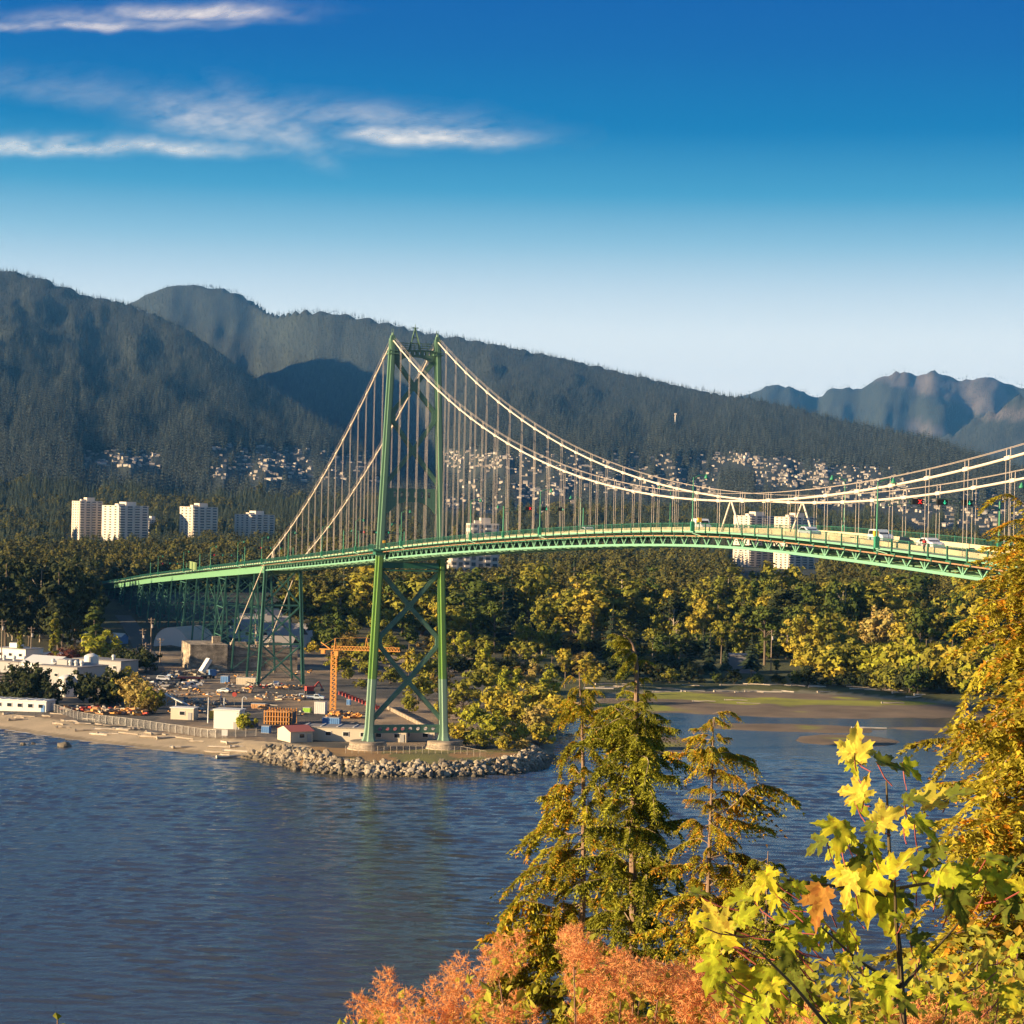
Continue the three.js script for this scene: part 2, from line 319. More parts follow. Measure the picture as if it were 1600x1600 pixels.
for (const sg of [-1, 1]) {
  const b = (a, c) => sg < 0 ? [-c, -a] : [a, c];
  part('sidewalk', sweep(rect(...b(5.9, 8.25), -1.5, -1.25), VIA, END, 6), walkMat, bridge);
  part('barrier', sweep(rect(...b(5.36, 5.68), -1.66, -0.62), VIA, END, 6), barrierMat, bridge);
  part('deck_edge', sweep(rect(...b(8.26, 8.36), -1.52, -1.24), VIA, END, 6), green.chord, bridge);
  part('bottom_chord', sweep(rect(...b(5.8, 6.25), -3.85, -3.45), TR0, END, 6), green.chord, bridge);
  part('top_chord', sweep(rect(...b(5.85, 6.2), -2.25, -1.95), TR0, END, 6), green.rail, bridge);
  part('conduit', sweep(rect(...b(7.8, 7.98), -2.16, -2.0), TR0, END, 6), rustMat, bridge);
  part('plate_girder', sweep(rect(...b(5.3, 5.6), -4.3, -1.8), VIA, TR0 - 0.6, 6), green.girder, bridge);
  part('girder_flange', sweep(rect(...b(5.0, 5.85), -4.42, -4.302), VIA, TR0 - 0.6, 6), green.girder, bridge);
  part('stringer', sweep(rect(...b(1.8, 2.1), -2.2, -1.69), VIA, END, 6), green.rail, bridge);
  // stiffening truss: V webs with a vertical at every second node
  const far = M();
  for (let i = 0, s = -183.5; s < END - 3; s += 5, i++) {
    const h = railTop(s), w = sg * 6.02, near = s > -60 && s < 332 && sg < 0, legs = [];
    for (const e of [-1, 1]) legs.push([V(w, h - 3.46, s + e * 0.12), V(w, railTop(s + e * 1.5) - 2.22, s + e * 1.5)]);
    if (i % 2) legs.push([V(w, h - 3.46, s), V(w, h - 2.2, s)]);
    for (const [a, c] of legs) near ? M().beam(a, c, 0.17, 0.2).build('truss_diagonal', green.chord, bridge) : far.beam(a, c, 0.17, 0.2);
  }
  const fw = far.build('truss_web', green.chord, bridge); fw.userData.kind = 'stuff';
  // railing: panels of pickets between posts
  for (let s = VIA + 2; s < END - 5; s += 5) {
    if (Math.abs(s + 2.5) < 4.6) continue;
    const w = sg * 8.18, r = M(), fine = s > -200 && s < 340;
    const P = (y, q) => V(w, railTop(q) + y, q);
    r.beam(P(-0.03, s), P(-0.03, s + 5), 0.09, 0.07).beam(P(-1.05, s), P(-1.05, s + 5), 0.06, 0.06);
    for (let k = 1; k < (fine ? 28 : 16); k++) { const q = s + k * 5 / (fine ? 28 : 16); r.beam(P(-1.04, q), P(-0.05, q), fine ? 0.024 : 0.045, fine ? 0.024 : 0.045); }
    const rp = r.build('railing_panel', green.rail, bridge);
    M().box(0.16, 1.75, 0.16, sg * 8.5, railTop(s) - 0.8, s).build('railing_post', green.rail, bridge);
  }
}
for (let s = TR0 + 3; s < END - 2; s += 5) M().box(16.2, 0.42, 0.3, 0, railTop(s) - 1.92, s).build('floor_beam', s > -20 ? green.bent : green.rail, bridge);
{ const m = M(); for (let s = TR0 + 4; s < END - 10; s += 10) for (const e of [-1, 1]) m.beam(V(-5.8 * e, railTop(s) - 3.68, s), V(5.8 * e, railTop(s + 10) - 3.68, s + 10), 0.22, 0.16 + e * 0.02); for (let s = TR0 + 4; s < END; s += 10) m.box(11.5, 0.2, 0.24, 0, railTop(s) - 3.6, s); m.build('lateral_bracing', green.girder, bridge); }

// towers
function tower(at_s, detail) {
  const t = new THREE.Group(); t.name = 'tower'; t.position.z = at_s; bridge.add(t);
  const H0 = 4.3, H1 = 109.2, wAt = h => lerp(10.1, 6.03, (h - H0) / (H1 - H0));
  const legGeo = (sg, h0, h1, flare) => { // fluted column: stepped cross-section tapering upward
    const sec = k => { const a = lerp(1.12, 0.86, k), b = lerp(1.9, 1.4, k), q = 0.36, c = 0.46; return [[-a, -b * q], [-a, b * q], [-a * c, b * q], [-a * c, b], [a * c, b], [a * c, b * q], [a, b * q], [a, -b * q], [a * c, -b * q], [a * c, -b], [-a * c, -b], [-a * c, -b * q]]; };
    const hs = flare ? [h0, h0 + 0.8, h0 + 2, h0 + 4, h1] : [h0, (h0 + h1) / 2, h1], fl = flare ? [1.55, 1.3, 1.12, 1, 1] : [1, 1, 1], pos = [];
    const ring = i => sec((hs[i] - H0) / (H1 - H0)).map(([x, z]) => V(sg * wAt(hs[i]) + x * fl[i], hs[i], z * fl[i]));
    for (let i = 0; i < hs.length - 1; i++) { const A = ring(i), B = ring(i + 1), n = A.length; for (let k = 0; k < n; k++) { const j = (k + 1) % n; pos.push(A[k], A[j], B[j], A[k], B[j], B[k]); } }
    return M().tris(pos).geo;
  };
  for (const sg of [-1, 1]) {
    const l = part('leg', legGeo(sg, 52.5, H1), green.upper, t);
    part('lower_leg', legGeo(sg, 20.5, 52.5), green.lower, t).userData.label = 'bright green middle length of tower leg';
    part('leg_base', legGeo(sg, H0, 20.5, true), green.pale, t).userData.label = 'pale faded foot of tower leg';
    const hd = M(); const w = sg * 6.03; // saddle housing with ledge and rounded cap
    hd.box(2.6, 0.35, 3.4, w, 105.6, 0).box(2.3, 0.3, 3.0, w, 106.4, 0).box(1.5, 3.2, 2.2, w, 108.1, 0).box(1.1, 0.7, 1.6, w, 110.0, 0).cyl(V(w, 110.2, 0), V(w, 111.1, 0), 0.45, 0.3);
    hd.cyl(V(w, 110.4, -0.9), V(w, 112.1, -0.9), 0.05).cyl(V(w, 110.4, 0.9), V(w, 112.0, 0.9), 0.05);
    hd.build('saddle_housing', green.upper, t);
    const pf = M(), pw = sg * 8.9; // walkway bay around the leg
    pf.box(3.4, 0.5, 5.4, pw, deckH(0) - 0.2, 0).box(2.6, 0.8, 3.4, sg * 8.4, deckH(0) - 1.0, 0);
    for (let k = -5; k <= 5; k++) pf.box(0.07, 1.25, 0.07, sg * 10.5, deckH(0) + 0.65, k * 0.5);
    pf.box(0.1, 0.08, 5.4, sg * 10.5, deckH(0) + 1.28, 0);
    pf.build('walkway_bay', green.rail, t);
  }
  const diag = (h0, h1) => {
    const c = V(0, (h0 + h1) / 2, 0);
    for (const sg of [-1, 1]) for (const [ha] of [[h0], [h1]]) {
      const e = V(sg * (wAt(ha) - 0.6), ha, 0), m = M(), d = e.clone().sub(c).normalize(), n = V(-d.y, d.x, 0);
      for (const f of [-0.5, 0.5]) { m.beam(c.clone().addScaledVector(n, f), e.clone().addScaledVector(n, f), 1.0, 0.16); m.beam(c.clone().add(V(0, 0, f)), e.clone().add(V(0, 0, f)), 0.1, 0.8); }
      m.build('diagonal_brace', green.brace, t);
    }
    M().box(2.0, 2.2, 1.16, 0, c.y, 0).build('gusset_plate', green.brace, t);
  };
  diag(48.4, 30.6); diag(30.0, 9.8); diag(104.6, 89.8); diag(89.0, 71.8);
  for (const h of [30.3, 89.4]) for (const sg of [-1, 1]) M().box(1.3, 3.4, 1.12, sg * (wAt(h) - 1.25), h, 0).build('gusset_plate', green.brace, t);
  // struts with openings
  const strut = (name, y0, y1, archDrop, holes, m) => {
    const w = wAt((y0 + y1) / 2) - 0.7, sh = new THREE.Shape();
    sh.moveTo(-w, y1); sh.lineTo(w, y1); sh.lineTo(w, y0 - archDrop);
    if (archDrop) { for (let k = 0; k <= 16; k++) { const a = k / 16, x = lerp(w - 0.7, -w + 0.7, a); sh.lineTo(x, y0 - archDrop * Math.pow(Math.abs(2 * a - 1), 3)); } }
    sh.lineTo(-w, y0 - archDrop);
    for (const [cx, cy, hx, hy, round] of holes) { const p = new THREE.Path(); if (round) p.absellipse(cx, cy, hx, hy, 0, Math.PI * 2, true); else { p.moveTo(cx - hx, cy - hy); p.lineTo(cx - hx, cy + hy); p.lineTo(cx + hx, cy + hy); p.lineTo(cx + hx, cy - hy); } sh.holes.push(p); }
    const g = new THREE.ExtrudeGeometry(sh, { depth: 1.1, bevelEnabled: false, curveSegments: 8 }); g.translate(0, 0, -0.55);
    part(name, g, m, t);
  };
  const holes = (n, w, y, hx, hy, round) => Array.from({ length: n }, (_, k) => [lerp(-w, w, k / (n - 1)), y, hx, hy, round]);
  strut('base_strut', 6.3, 8.4, 0, holes(8, 7.2, 7.35, 0.62, 0.5, true), green.brace);
  strut('portal_strut', 66.9, 70.4, 3.0, holes(6, 4.6, 68.8, 0.42, 0.75), green.brace);
  strut('crown_strut', 104.9, 106.8, 1.9, holes(7, 3.9, 105.9, 0.3, 0.42), green.crown);
  M().box(15.2, 1.5, 2.2, 0, 50.2, 0).box(14.6, 0.4, 3, 0, 48.9, 0).build('deck_strut', green.rail, t);
  const cr = M(); // crown railing and finial
  for (const z of [-0.8, 0.8]) { for (const y of [107.3, 107.9, 108.5]) cr.box(9.6, 0.09, 0.09, 0, y, z); for (let k = -4; k <= 4; k++) cr.box(0.08, 1.8, 0.08, k * 1.15, 107.7, z); }
  cr.build('crown_railing', green.crown, t);
  const fi = M(); for (const x of [-1.5, 1.5]) for (const z of [-0.6, 0.6]) fi.beam(V(x, 106.8, z), V(x * 0.12, 111.9, z * 0.15), 0.26);
  for (const y of [108.4, 110]) { const k = lerp(1.35, 0.35, (y - 107) / 4.4); fi.box(2 * k, 0.16, 0.5, 0, y, 0); }
  fi.box(0.5, 0.9, 0.5, 0, 112.1, 0).box(1.7, 0.2, 0.2, 0, 112.6, 0).cyl(V(0, 112.4, 0), V(0, 113.7, 0), 0.12, 0.04); fi.build('finial', green.crown, t);
  for (const sg of [-1, 1]) { // concrete pier under each leg
    const m = M(), w = sg * 10.3;
    const lp = [[5.4, -2], [5.35, 2.4], [5.2, 2.45], [4.9, 3.2], [4.85, 3.9], [4.6, 4.28], [0, 4.3]].map(([a, b]) => new THREE.Vector2(a, b));
    m.add(new THREE.LatheGeometry(lp, 28).translate(w, 0, 0)); m.build('pier', concrete, t);
  }
  return t;
}
tower(0); tower(2 * MID);

// cables, hand ropes, hangers
for (const sg of [-1, 1]) {
  const w = sg * 6.03, run = (s0, s1, n, dy) => Array.from({ length: n + 1 }, (_, k) => { const s = lerp(s0, s1, k / n); return V(w, cableH(s) + dy, s); });
  const c = M().tube(run(0.6, 2 * MID - 0.6, 60, 0), 0.175, 8, 120).tube(run(-0.6, -187, 24, 0), 0.175, 8, 40).cyl(V(w, cableH(-187), -187), V(sg * 7.2, 6.8, -265), 0.175);
  c.build('main_cable', cableMat, bridge);
  const hr = M(); for (const e of [-0.22, 0.22]) hr.tube(run(3, 2 * MID - 3, 60, 1.15).map(p => p.add(V(e, 0, 0))), 0.03, 4, 120).tube(run(-3, -176, 24, 1.15).map(p => p.add(V(e, 0, 0))), 0.03, 4, 40);
  hr.build('hand_rope', ropeMat, bridge);
  const hang = s => {
    const y = cableH(s), b = deckH(s) - 0.6, m = M();
    if (y - b < 1.2) return;
    for (const e of [-0.48, 0.48]) { m.cyl(V(w - 0.06, b, s + e), V(w - 0.06, cableH(s + e), s + e), 0.036, 0.036, 5); m.cyl(V(w, y, s + e), V(w, cableH(s + e) + 1.25, s + e), 0.05, 0.05, 5); }
    m.build('hanger', ropeMat, bridge);
    M().beam(V(w, cableH(s - 0.65), s - 0.65), V(w, cableH(s + 0.65), s + 0.65), 0.48, 0.48).build('cable_band', cableMat, bridge);
  };
  for (let k = 1; k < 47; k++) hang(k * 2 * MID / 47);
  for (let k = 1; k < 18; k++) hang(-k * 10.05);
  const st = M(); for (const e of [-1, 1]) st.cyl(V(w, cableH(MID) - 0.2, MID + e * 0.3), V(w, deckH(MID) - 0.4, MID + e * 4.4), 0.16, 0.16, 6); st.build('cable_stay', cableMat, bridge);
  const s2 = M(); for (const e of [-1, 1]) s2.cyl(V(w, cableH(-174), -174 + e * 0.2), V(w, deckH(-174) - 0.3, -174 + e * 2.4), 0.14, 0.14, 6); s2.build('cable_stay', cableMat, bridge);
}
// cable bent and the trestle bents of the approach
function bent(s, top, wide, thick, levels, big) {
  const b = new THREE.Group(); b.name = big ? 'cable_bent' : 'trestle_bent'; bridge.add(b);
  const gp = bridgePoint(0, 0, s), g = heightAt(gp.x, -gp.z) - 0.2, wa = h => lerp(wide, 6.0, clamp((h - g) / (top - g), 0, 1));
  for (const sg of [-1, 1]) {
    const m = M(); for (const e of [-1, 1]) m.beam(V(sg * wide + e * thick * .3, g, s), V(sg * 6 + e * thick * .3, top, s), thick * .28, thick * .95); m.beam(V(sg * wide, g, s), V(sg * 6, top, s), thick * .6, thick * .3);
    m.build('leg', green.bent, b);
    M().box(thick * 2.4, 1.2, thick * 2.4, sg * wide, g + 0.4, s).build('footing', concreteDark, b);
  }
  for (let k = 0; k < levels; k++) {
    const h0 = lerp(g + 1.5, top - 0.6, k / levels), h1 = lerp(g + 1.5, top - 0.6, (k + 1) / levels);
    for (const sg of [-1, 1]) M().beam(V(-sg * wa(h0), h0, s + sg * 0.1), V(sg * wa(h1), h1, s + sg * 0.1), thick * .42, thick * .4).build('cross_brace', green.bent, b);
    M().beam(V(-wa(h1), h1, s), V(wa(h1), h1, s), thick * .45, thick * .45).build('strut', green.bent, b);
  }
  return g;
}
bent(-187, deckH(-187) - 0.4, 7.85, 1.3, 3, true);
const bents = [-210, -245, -276, -294, -326, -357, -389, -408, -439, -471, -489, -521, -553, -571, -603, -640, -658, -690, -722, -754];
const foot = bents.map(s => bent(s, railTop(s) - 4.43, lerp(8.2, 7.0, sstep(-200, -700, s)), 0.5, s > -420 ? 3 : s > -560 ? 2 : 1));
for (const [a, b] of [[2, 3], [6, 7], [9, 10], [12, 13], [15, 16]]) for (const sg of [-1, 1]) { // braced towers: pairs of bents tied together
  const m = M(), s0 = bents[a], s1 = bents[b], g = foot[a], L = 3, w = h => sg * lerp(8.1, 6, (h - g) / (railTop(s0) - 4.4 - g));
  for (let k = 0; k < L; k++) { const h0 = lerp(g + 1, railTop(s0) - 5, k / L), h1 = lerp(g + 1, railTop(s1) - 5, (k + 1) / L); m.beam(V(w(h0), h0, s0), V(w(h1), h1, s1), 0.26).beam(V(w(h0), h0, s1), V(w(h1), h1, s0), 0.26).beam(V(w(h1), h1, s0), V(w(h1), h1, s1), 0.3); }
  m.build('longitudinal_bracing', green.bent, bridge);
}
const onBridge = (w, s, dy = 0) => bridgePoint(w, railTop(s) + dy, s);

// things fixed on the deck
const lampGreen = mat(.04, .26, .14, 0.45);
function streetLamp(w, s, label, arms = [1], H = 8.6) {
  const t = thing('street_lamp', label, 'street lamp', onBridge(w, s, -1.3), YAW, 'green lamp posts along the bridge deck');
  M().cyl(V(0, 0, 0), V(0, 1.6, 0), 0.24, 0.2).cyl(V(0, 1.6, 0), V(0, H, 0), 0.12, 0.07).box(0.6, 1.5, 0.5, 0, 0.75, 0).build('pole', lampGreen, t);
  const br = M().beam(V(0, -0.3, 0), V(-Math.sign(w) * 1.0, -0.7, 1.2), 0.1).beam(V(0, -0.3, 0), V(-Math.sign(w) * 1.0, -0.7, -1.2), 0.1); br.build('bracket', green.chord, t);
  for (const e of arms) {
    const side = -Math.sign(w) * e;
    M().tube([V(0, H - 0.3, 0), V(side * 0.8, H + 0.25, 0), V(side * 2.2, H + 0.35, 0)], 0.05, 5).build('arm', lampGreen, t);
    const lp = [[0.02, 0.45], [0.1, 0.42], [0.16, 0.2], [0.34, -0.1], [0.36, -0.3], [0.0, -0.26]].map(([a, b]) => new THREE.Vector2(a, b));
    part('lamp_head', new THREE.LatheGeometry(lp, 12).translate(side * 2.2, H + 0.1, 0), lampGreen, t);
  }
}
{
  const sp = [293.2, 227, 144, 92, 26, -28, -75, -130, -180, -232, -300, -380, -470];
  const where = ['beside the gantry at the right', 'by the midspan stay', 'above the middle of the deck truss', 'between hangers right of the tower', 'just right of the tower', 'just left of the tower', 'left of the tower on the side span', 'on the lower side span', 'at the cable bent', 'over the concrete anchorage', 'beside the green roadside panel', 'over the white dome', 'near the trees at the far end'];
  sp.forEach((s, i) => streetLamp(-8.75, s, 'tall green street lamp on the near rail ' + where[i]));
  [303, 246, 170, 116, 60, -50, -105].forEach((s, i) => streetLamp(8.75, s, 'tall green street lamp on the far rail, ' + ['first', 'second', 'third', 'fourth', 'fifth', 'sixth', 'seventh'][i] + ' counting from the right'));
}
const redGlow = mat(.5, .02, .02, 0.4, { emissive: new THREE.Color().setRGB(1, .03, .02), emissiveIntensity: 0.9 }), greenGlow = mat(.02, .4, .2, 0.4, { emissive: new THREE.Color().setRGB(.05, .8, .4), emissiveIntensity: 0.35 }), black = mat(.015, .018, .018, 0.6);
function gantry(s, label, sides = [-1, 1]) {
  const t = thing('lane_signal_gantry', label, 'signal gantry', onBridge(0, s, -1.3), YAW, 'lane signal gantries over the roadway');
  for (const sg of sides) M().cyl(V(sg * 8.75, 0, 0), V(sg * 8.75, 6.5, 0), 0.16, 0.12).box(0.5, 1.2, 0.45, sg * 8.75, 0.6, 0).build('post', lampGreen, t);
  const b = M(); const up = k => 5.9 + 0.75 * Math.sin(Math.PI * k / 12);
  for (let k = 0; k < 12; k++) { const x0 = -8.75 + k * 17.5 / 12, x1 = x0 + 17.5 / 12; b.beam(V(x0, up(k), 0), V(x1, up(k + 1), 0), 0.1).beam(V(x0, up(k) - 0.55, 0), V(x1, up(k + 1) - 0.55, 0), 0.1).beam(V(x0, up(k), 0), V(x0, up(k) - 0.55, 0), 0.07); }
  b.build('beam', green.crown, t);
  [-3.4, 0.2, 3.8].forEach((x, i) => {
    const bx = M().box(1.5, 0.75, 0.3, x, 6.15, 0.2).build('signal_box', black, t);
    if (i === 0) M().beam(V(x + 0.12, 5.9, 0.37), V(x + 0.55, 6.4, 0.37), 0.12, 0.04).beam(V(x + 0.12, 6.4, 0.37), V(x + 0.55, 5.9, 0.37), 0.12, 0.041).build('red_cross', redGlow, bx);
    else M().beam(V(x + 0.3, 6.4, 0.37), V(x + 0.3, 5.92, 0.37), 0.1, 0.04).beam(V(x + 0.3, 5.9, 0.37), V(x + 0.1, 6.12, 0.37), 0.1, 0.041).beam(V(x + 0.3, 5.9, 0.37), V(x + 0.5, 6.12, 0.37), 0.1, 0.042).build('green_arrow', greenGlow, bx);
  });
}
[[293.6, 'lane signal gantry with black boxes at the right end of the deck', [1]], [118, 'lane signal gantry between the hangers right of the tower'], [-44, 'lane signal gantry on the side span left of the tower'], [-216, 'lane signal gantry above the cable bent'], [-330, 'lane signal gantry above the trestle near the green panel'], [-500, 'lane signal gantry at the far end of the trestle']].forEach(a => gantry(...a));
{
  const t = thing('roadside_panel', 'plain olive green panel standing on the trestle railing', 'panel', onBridge(-8.6, -352, 0), YAW + Math.PI / 2);
  M().box(22, 3.2, 0.2, 0, 0.8, 0).build('board', mat(.22, .30, .12, 0.7), t);
  const m = M(); for (const x of [-9, 0, 9]) m.box(0.25, 4.4, 0.25, x, 0, -0.25); m.build('frame', green.rail, t);
  const y = mat(.75, .42, .03, 0.6);
  [[291.6, 'by the gantry lamp post'], [228.4, 'by the midspan lamp post'], [4.2, 'on the tower walkway bay']].forEach(([s, l]) => {
    const c = thing('call_box', 'small yellow box on a post ' + l, 'box', onBridge(-8.1, s, -1.25), YAW, 'yellow boxes along the sidewalk');
    M().box(0.1, 1.5, 0.1, 0, 0.75, 0).build('post', lampGreen, c); M().box(0.6, 0.7, 0.45, 0, 1.75, 0).build('box', y, c);
  });
}
// cars
const glassDark = new THREE.MeshPhysicalMaterial({ color: new THREE.Color().setRGB(.02, .025, .03), roughness: 0.08, metalness: 0 }), tyre = mat(.02, .02, .02, 0.9), rim = mat(.5, .5, .5, 0.3, { metalness: 0.9 });
function car(kind, paint, p, turn, label, group) {
  const t = thing(kind === 'van' ? 'van' : kind === 'pickup' ? 'pickup_truck' : 'car', label, kind === 'pickup' ? 'pickup truck' : kind === 'van' ? 'van' : 'car', p, turn, group);
  const prof = { suv: [[-2.25, .35], [-2.3, .95], [-2.1, 1.08], [-1.95, 1.62], [-1.6, 1.72], [.35, 1.7], [1.15, 1.1], [2.1, .98], [2.3, .7], [2.28, .35]], sedan: [[-2.25, .35], [-2.3, .9], [-1.75, 1.0], [-1.0, 1.42], [.25, 1.42], [1.1, .98], [2.1, .85], [2.3, .6], [2.28, .35]], van: [[-2.5, .4], [-2.55, 2.1], [-2.3, 2.25], [1.0, 2.2], [1.75, 1.25], [2.45, 1.05], [2.5, .4]], pickup: [[-2.7, .5], [-2.7, 1.1], [-.55, 1.1], [-.5, 1.75], [.8, 1.75], [1.4, 1.15], [2.6, 1.05], [2.7, .5]] }[kind];
  const sh = new THREE.Shape(prof.map(([a, b]) => new THREE.Vector2(a, b)));
  const g = new THREE.ExtrudeGeometry(sh, { depth: 1.56, bevelEnabled: true, bevelSize: 0.1, bevelThickness: 0.12, bevelSegments: 2 }); g.translate(0, 0, -0.78);
  part('body', g, paint, t);
  const wn = { suv: [[-1.85, 1.12], [-1.7, 1.6], [.3, 1.6], [.95, 1.12]], sedan: [[-1.45, 1.0], [-.95, 1.36], [.2, 1.36], [.9, 1.0]], van: [[.1, 1.35], [.1, 2.05], [.95, 2.05], [1.5, 1.35]], pickup: [[-.35, 1.15], [-.35, 1.66], [.75, 1.66], [1.2, 1.15]] }[kind];
  const ws = new THREE.ExtrudeGeometry(new THREE.Shape(wn.map(([a, b]) => new THREE.Vector2(a, b))), { depth: 1.9, bevelEnabled: false }); ws.translate(0, 0, -0.95); part('side_windows', ws, glassDark, t);
  const roof = prof.reduce((a, b) => b[1] > a[1] ? b : a)[1], f0 = wn[2], f1 = wn[3];
  M().beam(V(f0[0] + 0.22, f0[1] - 0.04, 0), V(f1[0] + 0.22, f1[1] + 0.02, 0), 1.4, 0.16).build('windshield', glassDark, t);
  for (const x of [-1.4, 1.4]) for (const z of [-0.8, 0.8]) { const w = M().cyl(V(x, 0.34, z - 0.11), V(x, 0.34, z + 0.11), 0.34, 0.34, 14).build('tyre', tyre, t); M().cyl(V(x, 0.34, z - 0.12), V(x, 0.34, z + 0.12), 0.2, 0.2, 10).build('rim', rim, w); }
  for (const z of [-0.6, 0.6]) { M().box(0.12, 0.16, 0.36, prof[prof.length - 1][0] + 0.05, 0.72, z).build('headlight', rim, t); M().box(0.1, 0.2, 0.22, prof[0][0] - 0.1, 0.85, z).build('tail_light', mat(.4, .02, .02, 0.3), t); }
  return t;
}
const white = new THREE.MeshPhysicalMaterial({ color: new THREE.Color().setRGB(.72, .73, .74), roughness: 0.3, clearcoat: 0.8, clearcoatRoughness: 0.1 }), silver = new THREE.MeshPhysicalMaterial({ color: new THREE.Color().setRGB(.5, .58, .64), roughness: 0.25, clearcoat: 0.8 }), blueCar = new THREE.MeshPhysicalMaterial({ color: new THREE.Color().setRGB(.25, .36, .5), roughness: 0.3, clearcoat: 0.8 });
[['suv', silver, 1.2, 274, 'silver hatchback car left of the gantry lamp post'], ['sedan', white, -1.2, 293.5, 'white sedan behind the walker in red'], ['sedan', silver, -2, 257, 'pale car beside the far midspan stay'], ['van', white, 1.4, 205, 'white van left of the midspan stay'], ['suv', blueCar, 1.6, 329, 'blue car half hidden behind the cedar at the right'], ['sedan', white, -2.4, 155, 'pale car on the deck above the truss']].forEach(([k, m, w, s, l]) => car(k, m, onBridge(w, s, -1.35), YAW - Math.PI / 2, l, 'cars crossing the bridge'));
{ // person walking on the near sidewalk
  const J = { hip: [0, .95, 0, .15], chest: [0.03, 1.3, 0, .17], neck: [.05, 1.5, 0, .07], head: [.07, 1.66, 0, .11], ls: [.03, 1.42, .18, .075], le: [-.1, 1.16, .24, .05], lh: [.04, .95, .25, .04], rs: [.03, 1.42, -.18, .075], re: [.0, 1.14, -.25, .05], rh: [.18, .98, -.24, .04], lk: [.16, .52, .1, .07], la: [.02, .1, .1, .05], lt: [.18, .04, .1, .045], rk: [.02, .5, -.1, .07], ra: [-.2, .12, -.1, .05], rt: [-.05, .04, -.1, .045] };
  const bones = [['hip', 'chest'], ['chest', 'neck'], ['neck', 'head'], ['chest', 'ls'], ['ls', 'le'], ['le', 'lh'], ['chest', 'rs'], ['rs', 're'], ['re', 'rh'], ['hip', 'lk'], ['lk', 'la'], ['la', 'lt'], ['hip', 'rk'], ['rk', 'ra'], ['ra', 'rt']];
  const mc = new MarchingCubes(72, new THREE.MeshBasicMaterial(), false, false, 60000); mc.isolation = 0;
  const S = 72, a = V(0, 0, 0), b = V(0, 0, 0), p = V(0, 0, 0);
  for (let k = 0; k < S; k++) for (let j = 0; j < S; j++) for (let i = 0; i < S; i++) {
    p.set((i / S - .5) * 1.9, (j / S - .5) * 1.9 + .88, (k / S - .5) * 1.9); let D = 9;
    for (const [m, n] of bones) { const A = J[m], B = J[n]; a.set(A[0], A[1], A[2]); b.set(B[0], B[1], B[2]); const ab = b.clone().sub(a), t = clamp(p.clone().sub(a).dot(ab) / ab.lengthSq(), 0, 1); const d = p.distanceTo(a.clone().addScaledVector(ab, t)) - lerp(A[3], B[3], t), h = clamp(.5 + .5 * (D - d) / .05, 0, 1); D = lerp(D, d, h) - .05 * h * (1 - h); }
    mc.field[i + j * S + k * S * S] = -D;
  }
  mc.update();
  const n = mc.count, pos = [], col = [];
  for (let i = 0; i < n; i++) { const x = mc.positionArray[i * 3] * .95, y = mc.positionArray[i * 3 + 1] * .95 + .88, z = mc.positionArray[i * 3 + 2] * .95; pos.push(x, y, z); col.push(...(y > 1.58 && x < .05 || y > 1.72 ? [.05, .03, .02] : y > 1.5 ? [.45, .26, .17] : y > .92 ? (Math.abs(z) > .2 && y < 1.02 ? [.45, .26, .17] : [.55, .05, .05]) : y > .09 ? [.03, .035, .06] : [.1, .1, .1])); }
  const g = new THREE.BufferGeometry(); g.setAttribute('position', new THREE.Float32BufferAttribute(pos, 3)); g.setAttribute('normal', new THREE.Float32BufferAttribute(mc.normalArray.slice(0, n * 3), 3)); g.setAttribute('color', new THREE.Float32BufferAttribute(col, 3));
  solo('person', g, mat(1, 1, 1, 0.85, { vertexColors: true }), 'person in a red top walking on the near sidewalk of the bridge', 'person', onBridge(-7.2, 303.5, -1.25), YAW + Math.PI / 2);
}
// concrete anchorage
{
  const p = bridgePoint(-1.5, 0, -262), t = thing('anchorage', 'big tan concrete anchorage block where the cables end', 'anchorage', V(p.x, heightAt(p.x, -p.z) - 0.3, p.z), YAW);
  M().box(14, 10.2, 24, -14, 5.1, -3).box(26.8, 8.6, 24, 6.5, 4.3, -4.5).build('block', concrete, t);
  M().box(3, 2.6, 3, -10, 11.5, 0).box(6, 2.2, 5, -2, 9.7, 1).box(2.4, 2.4, 3, 6, 9.8, 2).box(5, 1.8, 4, 13, 9.5, -4).build('cap_block', concrete, t);
  M().box(27, 0.5, 0.8, 6.5, 8.9, 7.1).box(27, 0.5, 0.5, 6.5, 5.8, 7.8).build('ledge', concreteDark, t);
}

